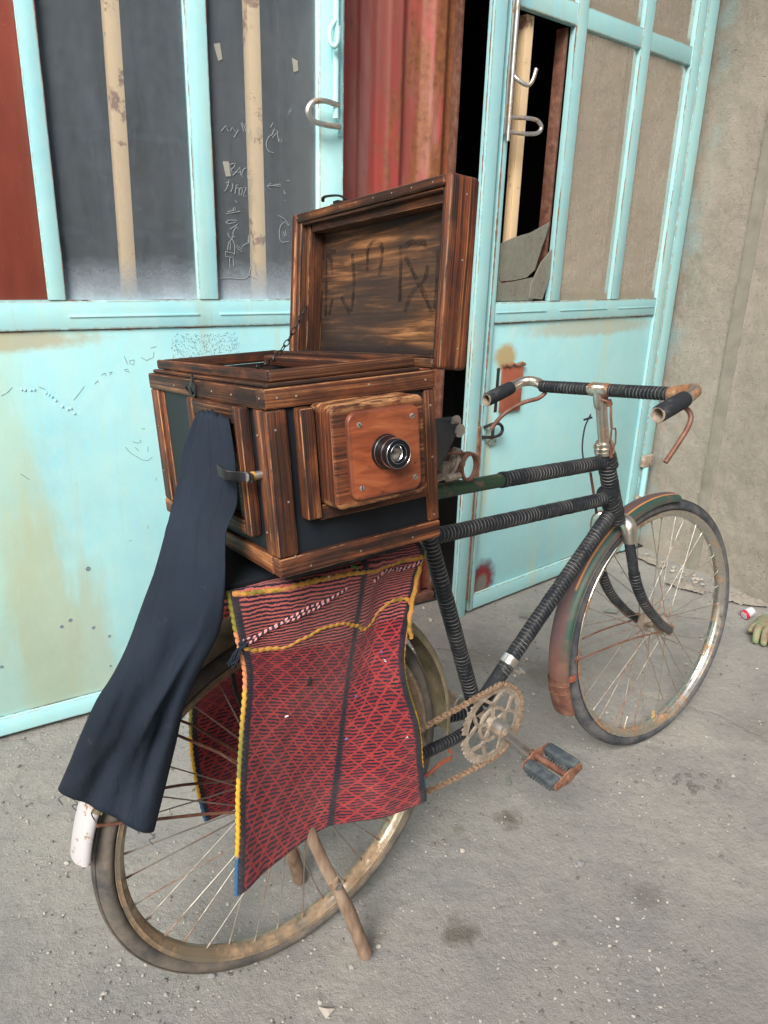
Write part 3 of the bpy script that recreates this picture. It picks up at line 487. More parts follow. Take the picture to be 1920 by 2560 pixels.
# gravel and grit: uncountable small stones
def rock(mb, c, r, seed, sx=1, sz=.6):
    q = rng(seed); bm = bmesh.new(); bmesh.ops.create_icosphere(bm, subdivisions=1, radius=1)
    a = q.random()*6.28; off = V((q.random()*50, 0, 0))
    vs = []
    for v in bm.verts:
        k = r*(.75+.55*mnoise.noise(v.co*1.1+off)); x, y, z = v.co*k
        x *= sx*(1+.35*q.random()); z *= sz
        vs.append(V((c[0]+x*math.cos(a)-y*math.sin(a), c[1]+x*math.sin(a)+y*math.cos(a), c[2]+max(z, -r*.3)+r*.22)))
    fs = [[q2.index for q2 in f.verts] for f in bm.faces]
    mb.add(vs, fs, [[(0, 0)]*len(f) for f in fs]); bm.free()
gr = MB(); gr2 = MB(); q = rng(3); cnt = 0
while cnt < 8000:
    y = .75+2.9*q.random()**1.15; x = (-.62+1.25*q.random())*y*1.02
    den = mnoise.noise(V((x*2.6, y*2.6, 7)))+.55*mnoise.noise(V((x*8, y*8, 1)))
    if q.random() > .30+max(0, den)*1.6: continue
    r = .0012+.0034*q.random()**3 if q.random() < .97 else .0035+.004*q.random()
    rock(gr if q.random() < .6 else gr2, (x, y, -.004), r, cnt); cnt += 1
tag(gr.build('gravel', MAT['grit'], smooth=False), 'pale grit and gravel scattered over the dusty concrete', 'gravel', kind='stuff')
tag(gr2.build('grit', MAT['grit2'], smooth=False), 'dark grit strewn over the dusty concrete', 'grit', kind='stuff')

# ---- gates
def bar(mb, fr, x0, x1, z0, z1, y0=0.0, y1=.03, bev=.003, ax=None): mb.box(fr, (x0, y0, z0), (x1, y1, z1), bev, ax)
gate = thing('metal_gate', 'turquoise metal gate with red panel and dark scribbled windows, left of the red corrugated sheet', 'gate', LGF.p(.4, 0, 0))
GL = MAT['gate']
def stile(name, fr, x0, x1, z0, z1, par, mat, y0=0, y1=.026): b = MB(); bar(b, fr, x0, x1, z0, z1, y0, y1); return b.build(name, mat, par)
TOP = 2.62
for x0, x1 in ((-1.30, -1.24), (-.42, -.37), (.252, .292), (.625, .679)): stile('stile', LGF, x0, x1, 1.169, TOP, gate, GL)
stile('stile', LGF, .982, 1.058, .004, TOP, gate, GL, 0, .029)
b = MB(); bar(b, LGF, -1.30, .9815, 1.098, 1.168, 0, .023); bar(b, LGF, -1.24, .2515, 1.1685, 1.1695, 0, .02); b.build('sill_rail', GL, gate)
b = MB(); bar(b, LGF, .294, .6235, 1.128, 1.1335, .0232, .0262, .001); bar(b, LGF, .681, .98, 1.128, 1.1335, .0232, .0262, .001); b.build('sill_lip', GL, gate)
b = MB(); bar(b, LGF, -1.24, .9815, 2.04, 2.10, -.003, .024); b.build('transom_rail', GL, gate)
b = MB(); b.box(LGF, (-1.30, -.004, .066), (.9815, .016, 1.0975), .004, fix=True); b.build('lower_panel', MAT['panelL'], gate)
b = MB(); bar(b, LGF, -1.30, .9815, .010, .0655, -.002, .024); b.build('bottom_rail', GL, gate)
b = MB(); b.box(LGF, (-.3695, .002, 1.128), (.2515, .014, 2.0395), .002, fix=True); b.build('red_panel', MAT['redpaint'], gate)
b = MB(); b.box(LGF, (-1.2395, .002, 1.1695), (-.4205, .014, 2.0395), .002, fix=True); b.build('red_panel', MAT['redpaint'], gate)
for x0, x1 in ((.293, .6245), (.6795, .9815)):
    for z0, z1 in ((1.1685, 2.0395), (2.1005, TOP)):
        f = LGF.at((x0, .006, z0)); b = MB(); b.grid([[f.p(x, .003, z) for x in (0, x1-x0)] for z in (z1-z0, 0)], [0, x1-x0], [z1-z0, 0]); b.build('window_pane', MAT['glassL'], gate)
for xa, xb in ((.437, .428), (.797, .799)):
    b = MB(); f = LGF.at((xa, -.004, 1.17)); f = Fr(f.o, f.x, f.y, (f.z+f.x*((xa-xb)/.62)).normalized()); b.box(f, (0, 0, -.02), (.033, .006, 1.4), .001); b.box(f, (0, -.03, -.02), (.004, -.0005, 1.4), .001); b.build('grille_bar', MAT['cream'], gate)
b = MB(); b.tube([LGF.p(1.022, .048, z) for z in (1.64, 1.8, 2.0, 2.3)], .0085, 10); b.build('bolt_rod', GL, gate)
b = MB(); b.tube([LGF.p(*p) for p in cr([(1.02, .05, 1.87), (1.001, .055, 1.845), (.996, .062, 1.815), (1.006, .07, 1.803), (1.014, .075, 1.822), (1.013, .078, 1.85)], 4)], .0065, 10); b.build('hook', GL, gate)
b = MB(); b.tube([LGF.p(*p) for p in cr([(1.03, .05, 1.672), (.985, .062, 1.676), (.948, .065, 1.670), (.930, .066, 1.646), (.946, .065, 1.625), (.985, .06, 1.620), (1.035, .05, 1.621)], 5)], .0075, 10); b.build('pull_handle', MAT['alloy'], gate)
stile('cover_strip', LGF, 1.036, 1.050, 1.60, 2.3, gate, GL, .0295, .038)
for i0, i1, nm in ((0, 8, 'scratched_date'), (8, 12, 'scratched_flourish'), (12, 19, 'scratched_word'), (19, 27, 'scratched_word'), (27, 28, 'scratched_comma'), (28, 31, 'scratched_arrow'))+tuple((k, k+1, 'scratch') for k in range(31, len(SCRIBBLE))):
    b = MB()
    for s in SCRIBBLE[i0:i1]: b.tube([LGF.p(p[0], .0105, p[1]) for p in s], .0008, 5)
    b.build(nm, MAT['chalk'], gate)
for pts_ in (LABELQ, [(.70, 1.775), (.716, 1.78), (.721, 1.745), (.71, 1.74)], [(.912, 1.775), (.928, 1.77), (.93, 1.748), (.916, 1.742)]): b = MB(); b.prism(LGF, pts_, .0101, .0108); b.build('sticker_scrap', MAT['paper'], gate)
for s in SCRAWL: b = MB(); b.tube([LGF.p(p[0], .0162, p[1]) for p in s], .0007, 4); b.build('pencil_mark', MAT['pencil'], gate)
b = MB(); q = rng(9)
for i in range(420):   # rubbed stamp patch of tiny marks
    x, z = .545+.19*q.random(), 1.008+.07*q.random(); a = q.random()*3; l = .002+.003*q.random()
    b.tube([LGF.p(x, .0162, z), LGF.p(x+l*math.cos(a), .0162, z+l*math.sin(a))], .0005, 4)
b.build('stencilled_patch', MAT['pencil'], gate)
for (x, z, r) in ((.189, .298, .0045), (.213, .312, .005), (.271, .274, .0045), (.274, .455, .006), (.311, .236, .004), (.029, .218, .004), (.305, .14, .003)):
    b = MB(); b.sweep(LGF.p(x, .0162, z), LGF.x, LGF.z, LGF.y, [(0, .0006), (r*.7, .0007), (r, .0011), (r*1.15, .0)], 0, 360, 12); b.build('pellet_hole', MAT['pencil'], gate)
for i, (x, z) in enumerate([(.168, .958), (.175, .956), (.188, .955), (.196, .955), (.222, .945), (.228, .94), (.234, .935), (.242, .925), (.256, .908), (.268, .9), (.276, .902), (.283, .888)]):
    b = MB(); b.sweep(LGF.p(x, .0155, z), LGF.x, LGF.z, LGF.y, [(.0, .0035), (.0025, .0028), (.0042, .0)], 0, 360, 10); b.build('weld_bead', GL, gate)

b = MB(); b.box(LGF, (.984, -.24, .0), (.992, -.004, 2.6), .001); b.build('jamb_plate', MAT['dark'], gate)
gate2 = thing('metal_gate', 'weathered turquoise metal gate standing ajar with a broken pane, beside the cement wall', 'gate', RGF.p(.5, 0, 0))
G2 = MAT['gate2']; TP = 2.55
stile('cover_strip', RGF, -.089, -.034, -.012, TP, gate2, G2, .004, .030)
stile('stile', RGF, -.012, .0135, .004, TP, gate2, G2, 0, .026)
stile('rebate', RGF, -.0345, -.0125, .004, TP, gate2, G2, -.002, .010)
for x0, x1 in ((.304, .360), (.682, .739)): stile('stile', RGF, x0, x1, 1.1545, TP, gate2, G2)
stile('stile', RGF, 1.024, 1.085, .004, TP, gate2, G2, 0, .027); stile('gate_post', RGF, 1.088, 1.165, -.01, TP, gate2, G2, -.02, .028)
b = MB(); bar(b, RGF, .014, 1.0235, 1.085, 1.154, 0, .023); b.build('sill_rail', G2, gate2)
b = MB()
for x0, x1 in ((.02, .29), (.37, .67), (.75, 1.01)): bar(b, RGF, x0, x1, 1.118, 1.122, .0232, .0262, .001)
b.build('sill_lip', G2, gate2)
b = MB(); bar(b, RGF, .014, 1.0235, 2.012, 2.075, -.002, .024); b.build('transom_rail', G2, gate2)
b = MB(); b.box(RGF, (.014, -.004, .070), (1.0235, .014, 1.0845), .004, fix=True); b.build('lower_panel', MAT['panelR'], gate2)
b = MB(); bar(b, RGF, .014, 1.0235, .006, .0695, -.002, .026); b.build('bottom_rail', G2, gate2)
for x0, x1, z0, z1 in ((.3605, .6815, 1.1545, 2.0115), (.7395, 1.0235, 1.1545, 2.0115), (.014, .3035, 2.0755, TP), (.3605, .6815, 2.0755, TP), (.7395, 1.0235, 2.0755, TP)):
    f = RGF.at((x0, .006, z0)); b = MB(); b.grid([[f.p(x, .003, z) for x in (0, x1-x0)] for z in (z1-z0, 0)], [0, x1-x0], [z1-z0, 0]); b.build('window_pane', MAT['glassR'], gate2)
for x, w_ in ((.092, .036), (.455, .03), (.83, .03)):
    b = MB(); b.box(RGF, (x, -.010, 1.16), (x+w_, -.005, 2.01), .001); b.box(RGF, (x, -.035, 1.16), (x+.004, -.0105, 2.01), .001); b.build('grille_bar', MAT['cream'], gate2)
b = MB(); b.box(RGF, (.290, -.045, 1.16), (.303, -.004, 2.01), .001); b.build('rusty_angle', MAT['brown'], gate2)
SH = [[(.016, 1.335), (.10, 1.362), (.19, 1.382), (.283, 1.419), (.268, 1.37), (.252, 1.335), (.225, 1.26), (.185, 1.235), (.12, 1.225), (.05, 1.222), (.016, 1.25)],
      [(.016, 1.245), (.05, 1.215), (.12, 1.222), (.21, 1.235), (.235, 1.17), (.22, 1.157), (.016, 1.157)], [(.20, 1.215), (.245, 1.285), (.298, 1.332), (.302, 1.24), (.27, 1.16), (.196, 1.165)]]
for i, s in enumerate(SH): b = MB(); b.prism(RGF.at((0, .004+.005*i, 0)), s, 0, .0035); b.build('glass_shard', MAT['shard'], gate2)
b = MB(); b.tube([RGF.p(*p) for p in cr([(-.004, .038, 1.90), (-.004, .042, 1.83), (.008, .06, 1.806), (.032, .072, 1.797), (.045, .078, 1.81), (.056, .08, 1.843)], 5)], .0065, 10); b.build('hook', MAT['alloy'], gate2)
b = MB(); b.tube([RGF.p(*p) for p in cr([(-.01, .036, 1.708), (.06, .055, 1.712), (.105, .06, 1.710), (.126, .062, 1.693), (.110, .06, 1.675), (.06, .055, 1.668), (-.012, .036, 1.668)], 5)], .0065, 10); b.build('pull_handle', MAT['alloy'], gate2)
b = MB(); b.tube([RGF.p(-.012, .048, z) for z in (1.64, 1.8, 2.0, 2.3)], .006, 8); b.box(RGF, (-.0225, .0345, 1.66), (-.010, .040, 2.4), .001); b.build('bolt_rod', MAT['alloy'], gate2)
b = MB(); b.tube([RGF.p(-.028, .022, z) for z in (.53, .6, .66, .735)], .0115, 12); b.build('bolt_pipe', MAT['rust'], gate2)
b = MB(); b.tube([RGF.p(-.03, .022, z) for z in (.06, .3, .5, .525)], .009, 10); b.tube([RGF.p(-.03, .022, z) for z in (.74, .80, .81)], .007, 8); b.build('bolt_rod', MAT['rust'], gate2)
b = MB(); b.tube([RGF.p(*p) for p in cr([(-.005, .03, .728), (.03, .04, .738), (.062, .044, .735), (.078, .045, .715), (.066, .044, .695), (.03, .04, .690), (-.01, .03, .694)], 4)], .006, 8); b.box(RGF, (.028, .036, .694), (.036, .046, .735), .002); b.build('latch_loop', MAT['iron'], gate2)
b = MB(); b.tube([RGF.p(.05+.019*math.cos(t*.5236), .025+.004*math.sin(t*.5), .668+.012*math.sin(t*.5236)) for t in range(12)], .0042, 8, True); b.build('ring', MAT['alloy'], gate2)
b = MB(); b.box(RGF, (.058, .0142, .772), (.074, .0150, .93), .0005); b.build('letter_slot', MAT['dark'], gate2)
b = MB(); f = RGF.at((.075, .022, .770)); b.box(f, (0, 0, 0), (.115, .004, .160), .001, fix=True); b.build('hanging_flap', MAT['rust_red'], gate2)
b = MB(); b.tube([RGF.p(.072+.012*i, .026+.002*math.sin(i*2), .938+.003*math.sin(i*1.7)) for i in range(11)], .0065, 8, rip=lambda u, a: .25*math.sin(u*300+a)); b.build('flap_weld', MAT['rust'], gate2)
for (z0, z1) in ((.41, .465), (.225, .275)):
    b = MB(); b.box(RGF, (1.07, .0285, z0), (1.15, .052, z1), .006); b.build('hinge', MAT['ring'], gate2)
b = MB(); b.tube([RGF.p(1.098, .045, z) for z in (.27, .3, .38, .41)], .014, 12); b.build('hinge_pin', G2, gate2)

def rustline(fr, a, c, par, seed, r=.0013, gap=.0):
    n = int(math.dist(a, c)/.006); b = MB(); P_ = [fr.p(a[0]+(c[0]-a[0])*i/n, a[1], a[2]+(c[2]-a[2])*i/n) for i in range(n+1)]
    b.tube(P_, lambda i: max(.0001, r*(.35+1.9*max(-.15, mnoise.noise(V((i*.045, seed*3.1, 0)))+.35*mnoise.noise(V((i*.35, seed, 2)))+gap))), 6); b.build('rust_seam', MAT['rust'], par)
k = 0
for x in (.292, .625, .679, .982): k += 1; rustline(LGF, (x, .0245, 1.169), (x, 0, 2.04), gate, k, gap=.05)
rustline(LGF, (.294, .0225, 1.169), (.98, 0, 1.169), gate, 7); rustline(LGF, (-.6, .0165, 1.0975), (.98, 0, 1.0975), gate, 8, .0022, .15); rustline(LGF, (-.6, .0165, .0665), (.98, 0, .0665), gate, 9)
rustline(LGF, (.2515, .016, 1.169), (.2515, 0, 2.04), gate, 6, gap=.1); rustline(LGF, (1.0585, .02, .2), (1.0585, 0, 2.2), gate, 5, .002, .2)
for x in (.3035, .360, .682, .739, 1.024): k += 1; rustline(RGF, (x, .0245, 1.155), (x, 0, 2.012), gate2, k+20, gap=.05)
rustline(RGF, (-.0125, .028, .01), (-.0125, 0, 2.3), gate2, 31, .0022, .25); rustline(RGF, (-.0895, .02, .0), (-.0895, 0, 2.3), gate2, 32, .0018, .2); rustline(RGF, (1.0865, .02, .0), (1.0865, 0, 2.3), gate2, 33, .002, .25)
rustline(RGF, (.02, .0225, 1.155), (1.02, 0, 1.155), gate2, 34); rustline(RGF, (.015, .0145, 1.0845), (1.02, 0, 1.0845), gate2, 35, .002, .2); rustline(RGF, (.015, .0145, .0705), (1.02, 0, .0705), gate2, 36, .002, .1)

# dark workshop behind (floor to ceiling enclosure) and wall above
b = MB()
def wbox(mb, x0, x1, y0, y1, z0, z1, fr=LGF): mb.box(fr, (x0, y0, z0), (x1, y1, z1), 0, fix=True)
wbox(b, -1.6, 4.0, -3.2, -3.1, 0, 3.4); wbox(b, -1.6, -1.5, -3.1, -.3, 0, 3.4); wbox(b, 3.9, 4.0, -3.1, 1.0, 0, 3.4); wbox(b, -1.6, 4.0, -3.2, .6, 3.4, 3.5)
wbox(b, -1.5, 3.9, -3.1, -.12, -.02, .002)
b.build('workshop_interior', MAT['dark']); tag(SC.objects['workshop_interior'], kind='structure')
b = MB(); wbox(b, -4, 4.2, -.12, .0, 2.64, 4.2); wbox(b, -4, -1.31, -.1, .0, 0, 2.639); b.build('facade_wall', MAT['cement2']); tag(SC.objects['facade_wall'], 'grey cement facade above and left of the turquoise gates', 'wall')

# corrugated red sheet between the gates
o0 = V((.203, 2.69, 0)); cf = Fr(o0 - LGF.x*.62, LGF.x, LGF.y, (0, 0, 1))
b = MB(); prof = []; x = 0.0; P0 = []
pts2 = [(0, .0)]
pat = [(.050, 0), (.038, .032), (.034, .032), (.038, 0)]
xx = -.05; ycur = 0
outl = [(xx, 0)]
while xx < .56:
    for dx, yy in pat: xx += dx; outl.append((xx, yy))
sx0 = .992-(cf.o-LGF.o).dot(LGF.x); outl = [p for p in outl if sx0 < p[0] < .585]; outl = [(sx0, 0)]+outl+[(.592, 0), (.62, 0)]
fine = []
for i in range(len(outl)-1):
    for k in range(8): t_ = k/8; fine.append((outl[i][0]+(outl[i+1][0]-outl[i][0])*t_, outl[i][1]+(outl[i+1][1]-outl[i][1])*t_*t_*(3-2*t_)))
fine.append(outl[-1])
zs = [.035, .3, .8, 1.2, 1.6, 2.1, 2.66]
b.grid([[cf.p(x, y-.03, z) for x, y in fine] for z in zs], [p[0] for p in fine], zs)
b2 = MB(); b2.box(cf, (sx0, -.02, .0), (.62, .012, .036), .003); b2.box(cf, (.608, -.06, .037), (.622, -.0, 2.66), .002)
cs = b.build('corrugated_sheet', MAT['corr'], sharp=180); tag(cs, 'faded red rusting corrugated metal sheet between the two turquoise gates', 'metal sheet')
b2.build('edge_angle', MAT['brown'], cs)

# junk glimpsed in the dark gap
t = thing('scrap_pipe', 'dull grey pipe end leaning in the dark gap beside the corrugated sheet', 'pipe', cf.p(.66, -.25, .80))
b = MB(); c0 = cf.p(.66, -.20, .83); b.sweep(c0, LGF.x, V((0, 0, 1)), LGF.y, [(.018, 0), (.026, 0), (.026, -.30), (.018, -.30), (.018, 0)], 0, 360, 24); b.build('pipe_body', MAT['alloy'], t)
t.name = 'scrap_pipe'
b = MB(); b.box(cf, (.60, -.24, .90), (.80, -.21, .94), .003); tag(b.build('flat_iron', MAT['alloy']), 'dark flat iron bar behind the red sheet in the gap', 'bar')

# cement wall at right: two faces with a smoother, shade-toned strip between
def wallface(mb, a, c, z1, dens, amp, y0):
    a, c = V((*a, 0)), V((*c, 0)); L = (c-a).length; nx_ = int(L*dens); nz = int(z1*dens); d = (c-a)/L; nrm = V((-d.y, d.x, 0))
    if nrm.x > 0: nrm = -nrm
    P_ = []
    for i in range(nz+1):
        r = []
        for j in range(nx_+1):
            p = a+d*(L*j/nx_)+V((0, 0, -.02+(z1+.02)*i/nz))
            h = mnoise.fractal(p*16, .7, 2.1, 5)*amp*.7 + mnoise.noise(p*1.6)*.014
            e = min(j, nx_-j)/dens; h *= min(1, e/.03+.25)
            r.append(p+nrm*h)
        P_.append(r)
    mb.grid(P_, [L*j/nx_+y0 for j in range(nx_+1)], [z1*i/nz for i in range(nz+1)])
b = MB(); wallface(b, (1.236, 3.395), (1.386, 3.083), 2.7, 70, .006, 0)
wallface(b, (1.420, 3.067), (1.86, 2.065), 2.7, 70, .007, .4); wallface(b, (1.86, 2.065), (2.9, -.5), 2.7, 12, .006, 1.6)
cw = b.build('cement_wall', MAT['cement'], sharp=180); tag(cw, 'rough grey-brown cement rendered wall to the right of the bicycle', 'wall')
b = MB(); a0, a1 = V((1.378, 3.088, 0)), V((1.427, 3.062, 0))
b.grid([[a0+(a1-a0)*k/6+V((.004*mnoise.noise(V((k, z*9, 0))), -.004*math.sin(k), z*2.72/60-.02)) for k in range(7)] for z in range(61)], [.05*k for k in range(7)], [z*.045 for z in range(61)]); b.build('shaded_step', MAT['mortar'], cw, sharp=180)  # narrow step face, shade painted in by its dark material
# masonry behind the render
b = MB(); ff = Fr((1.26, 3.40, 0), V((.15, -.34, 0)).normalized(), V((.34, .15, 0)).normalized(), (0, 0, 1)); b.box(ff, (-.12, .06, 0), (3.6, .3, 2.69), 0); b.build('wall_core', MAT['cement2'], cw)

# opposite side of the yard (behind the viewer; seen only mirrored in the windows)
of = Fr(V((0, 0, 0))+LGF.y*4.6+LGF.x*1.0, LGF.x, LGF.y, (0, 0, 1))
opp = thing('workshop_building', 'grey workshop with turquoise framed red doors across the yard behind the viewer', 'building', of.p(0, 0, 0))
b = MB(); b.box(of, (-6, .1, 0), (8, .3, 4.0), 0); b.build('wall', MAT['cement2'], opp)
for k in range(-6, 8):
    b = MB(); b.box(of, (k*.9, .04, .1), (k*.9+.07, .10, 3.0), 0); b.build('door_post', GL, opp)
    b = MB(); b.box(of, (k*.9+.075, .06, 1.5), (k*.9+.895, .098, 2.3), 0); b.build('door_panel', MAT['redpaint'] if k % 3 else MAT['dark'], opp)
b = MB()
for z in (.1, 1.4, 2.35): b.box(of, (-5.4, .02, z), (7.2, .039, z+.07), 0)
b.build('door_rail', GL, opp)
# ================================================================== BICYCLE
bike = bpy.data.objects.new('bicycle', None); SC.collection.objects.link(bike); bike.empty_display_size = .1
_bm = Matrix((BK.x, -BK.z, BK.y)).transposed().to_4x4(); _bm.translation = BK.p(0, -RW, 0); bike.matrix_world = _bm; ROOT[bike.name] = _bm
tag(bike, 'old bicycle with taped double top tube and rusty mudguards, carrying a wooden box camera', 'bicycle')
W_, C_, A_ = MAT['wrap'], MAT['chrome'], MAT['alloy']
def lerp(a, b, n): a, b = V(a), V(b); return [a+(b-a)*i/n for i in range(n+1)]
def bt(name, a, b_, r, mat=W_, n=24, seg=18, par=bike, wob=.03, fr=BK):
    if mat is W_: n = int(math.dist(a, b_)/.00153)
    b = MB(); b.tube([fr.p(p) for p in lerp(a, b_, n)], lambda i: r*(1+wob*mnoise.noise(V((i*.13, r*90, a[0]*9)))), seg, rip=(lambda u, t: .010*math.sin(u/.0092*6.2832+t)+.03*mnoise.noise(V((u*70, math.cos(t), math.sin(t))))) if mat is W_ else None); return b.build(name, mat, par)
BBs = (.489, -.030)
bt('top_tube', (.292, .523, 0), (.545, .5145, 0), .0145, MAT['green'], wob=0)
bt('top_tube', (.52, .5155, 0), (.865, .5035, 0), .0168, n=40)
bt('lower_top_tube', (.325, .432, 0), (.895, .4105, 0), .0165, n=50)
bt('down_tube', (.925, .380, 0), (.560, .056, 0), .0178, n=50); bt('down_tube', (.567, .063, 0), (.50, .0, 0), .0172, MAT['black'])
bt('seat_tube', (.292, .535, 0), (.487, -.02, 0), .0172, n=50)
bt('head_tube', (.862, .527, 0), (.944, .342, 0), .0205, n=24, wob=.05)
for a, b_ in (((.885, .49, 0), (.868, .523, 0)), ((.93, .37, 0), (.885, .43, 0))): bt('lug_wrap', a, b_, .0235, n=8, wob=.08)
b = MB(); b.sweep(BK.p(*BBs, 0), BK.x, BK.y, BK.z, [(0, -.037), (.022, -.037), (.022, .037), (0, .037)], 0, 360, 24); b.build('bottom_bracket', MAT['ring'], bike, recalc=True)
for sg in (1, -1):
    b = MB(); b.tube([BK.p(p) for p in cr([(BBs[0]-.01, BBs[1]+.002, .020*sg), (.40, -.024, .036*sg), (.33, -.018, .043*sg), (.2, -.010, .052*sg), (0, 0, .058*sg)], 8)], .0125, 14); b.build('chain_stay', W_, bike)
    b = MB(); b.tube([BK.p(p) for p in cr([(0, 0, .060*sg), (.15, .27, .050*sg), (.285, .50, .024*sg)], 8)], .0075, 10); b.build('seat_stay', MAT['black'], bike)
b = MB(); b.tube([BK.p(p) for p in lerp((.592, .0855, 0), (.577, .0715, 0), 3)], .0196, 16); b.tube([BK.p(.578, .065, .018), BK.p(.59, .058, .022), BK.p(.60, .052, .02)], .005, 8); b.tube([BK.p(.60, .062, .018), BK.p(.612, .048, .024)], .003, 8); b.build('frame_clamp', MAT['alloy'], bike)

# wheels
def wheel(fr, name, rimmat, tyremat, rot0, axl=.062):
    c = fr.o; X, Y, Z = fr.x, fr.y, fr.z
    b = MB(); b.sweep(c, X, Y, Z, [(0, -.030), (.0125, -.030), (.013, -.026), (.029, -.0255), (.029, -.023), (.013, -.0205), (.0115, 0), (.013, .0205), (.029, .023), (.029, .0255), (.013, .026), (.0125, .030), (0, .030)], 0, 360, 28)
    b.tube([fr.p(0, 0, -axl), fr.p(0, 0, axl)], .0045, 10)
    for sg in (1, -1): b.sweep(fr.p(0, 0, sg*(axl-.012)), X, Y, Z, [(0, -.006), (.0095, -.006), (.0095, .006), (0, .006)], 0, 360, 6); b.sweep(fr.p(0, 0, sg*.036), X, Y, Z, [(0, -.006), (.011, -.006), (.011, .006), (0, .006)], 0, 360, 16)
    hub = b.build(name, MAT['ring'], bike, recalc=True)
    pr = [(.3215, -.0165), (.3225, -.0172), (.3235, -.0160), (.316, -.0145), (.3135, -.0115), (.3090, -.0085), (.3068, -.0040), (.3062, 0), (.3068, .0040), (.3090, .0085), (.3135, .0115), (.316, .0145), (.3235, .0160), (.3225, .0172), (.3215, .0165), (.3155, .0170), (.3110, .0125), (.3065, .0092), (.3045, .0045), (.3040, 0), (.3045, -.0045), (.3065, -.0092), (.3110, -.0125), (.3155, -.0170)]
    b = MB(); b.sweep(c, X, Y, Z, pr, 0, 360, 128, True); b.build('rim', rimmat, hub, recalc=True)
    tp = []
    for k in range(20):
        a = 2*math.pi*k/20; r = .0188*(1+.02*math.cos(4*a)); tp.append((.3325+r*math.cos(a)*(1.0 if math.cos(a) > 0 else .72), r*math.sin(a)))
    b = MB()
    def tread(): pass
    b.sweep(c, X, Y, Z, tp, 0, 360, 160, True); b.build('tyre', tyremat, hub, recalc=True, sharp=180)
    b = MB(); b.sweep(c, X, Y, Z, [(.3505, -.008), (.3530, -.0075), (.3530, -.0045), (.3508, -.004)], 0, 360, 120); b.sweep(c, X, Y, Z, [(.3508, .004), (.3530, .0045), (.3530, .0075), (.3505, .008)], 0, 360, 120)
    b.sweep(c, X, Y, Z, [(.3515, -.0018), (.3538, -.001), (.3538, .001), (.3515, .0018)], 0, 360, 120); b.build('tread_rib', tyremat, hub)
    protos = {}
    for i in range(36):
        sg = 1 if i % 2 else -1; tr = 1 if (i//2) % 2 else -1; key = (sg, tr); aw = rot0+i*10.0
        if key not in protos:
            ah = aw+tr*62; p = V((math.cos(R_(aw))*.306, math.sin(R_(aw))*.306, sg*.003)); h = V((math.cos(R_(ah))*.026, math.sin(R_(ah))*.026, sg*.0245))
            d = (h-p).normalized(); b = MB(); b.tube([fr.p(h), fr.p((p+h)/2), fr.p(p+d*.013)], .00125, 6); b.tube([fr.p(p+d*.013), fr.p(p)], .0022, 6)
            protos[key] = (b.build('spoke', MAT['spoke'], hub), aw)
        else:
            o, a0 = protos[key]; dup(o, about(c, Z, aw-a0), hub)
    b = MB(); a = R_(-38 if fr is BK else 250); d = V((math.cos(a), math.sin(a), 0)); b.tube([fr.p(d*.306), fr.p(d*.276)], .0032, 8); b.tube([fr.p(d*.276), fr.p(d*.268)], .0044, 8); b.build('valve', MAT['alloy'], hub)
    return hub
wheel(BK, 'rear_wheel', MAT['rimr'], MAT['tyre_r'], 4)
fw = wheel(FK, 'front_wheel', MAT['rim'], MAT['tyre'], 7)

def fprof(hw, dep, t=.0012):
    o = []; n = 14
    for k in range(n+1):
        a = math.pi*(.5-k/n)*1.12; o.append((dep*(math.cos(a)-1)*1.0, hw*math.sin(a)*1.0))
    return o
def mudguard(name, fr, cx, cy, R, a0, a1, hw, mat, n=64, dep=.016):
    pr = fprof(hw, dep); out = [(R+p[0], p[1]) for p in pr]; inn = [(R+p[0]-.0014, p[1]*.965) for p in pr][::-1]
    b = MB(); b.sweep(fr.p(cx, cy, 0), fr.x, fr.y, fr.z, out+inn, a0, a1, n, True)
    # curled lip
    for sgn in (0, len(pr)-1):
        rr, oo = out[sgn]; b.tube([fr.p(cx, cy, 0)+(fr.x*math.cos(R_(a0+(a1-a0)*i/n))+fr.y*math.sin(R_(a0+(a1-a0)*i/n)))*rr+fr.z*oo for i in range(n+1)], .0017, 6)
    return b.build(name, mat, bike)
mg = mudguard('front_mudguard', FK, -.012, -.008, .379, 80, 188, .0315, MAT['fender'])
b = MB(); pr = fprof(.034, .017); out = [(.382+p[0], p[1]) for p in pr]; inn = [(.3805+p[0], p[1]*.965) for p in pr][::-1]
b.sweep(FK.p(-.012, -.008, 0), FK.x, FK.y, FK.z, out+inn, 186.5, 202, 12, True); b.build('flap', MAT['brown'], mg)
cc = FK.p(-.012, -.008, 0)
for aa, k in ((187.5, 0), (191, .0)): b = MB(); b.tube([cc+(FK.x*math.cos(R_(aa+k2*.15))+FK.y*math.sin(R_(aa+k2*.15)))*(.3835+p[0])+FK.z*p[1]*1.03 for k2, p in enumerate(pr)], .0010, 5); b.build('binding_wire', MAT['rust'], mg)
b = MB(); b.tube([FK.p(-.350, .0, .028), FK.p(-.335, .005, .022), FK.p(-.310, .008, .014), FK.p(-.33, .02, .026), FK.p(-.345, -.005, .03)], .0012, 5)
b.build('binding_wire', MAT['rust'], mg, recalc=False)
b = MB(); b.box(Fr(FK.p(-.368, -.045, .030), FK.x, FK.z, FK.y), (-.004, -.002, -.008), (.022, .002, .008), .0008); b.build('bracket', MAT['rust_red'], mg)
for sg in (1, -1):
    b = MB(); b.tube([FK.p(p) for p in cr([(.005, -.002, .050*sg), (-.17, .01, .042*sg), (-.352, .004, .033*sg)], 6)], .0024, 8); b.build('stay', MAT['brown'], mg)
mr = mudguard('rear_mudguard', BK, .004, .006, .385, -4, 158, .0315, MAT['fender_r'], 80)
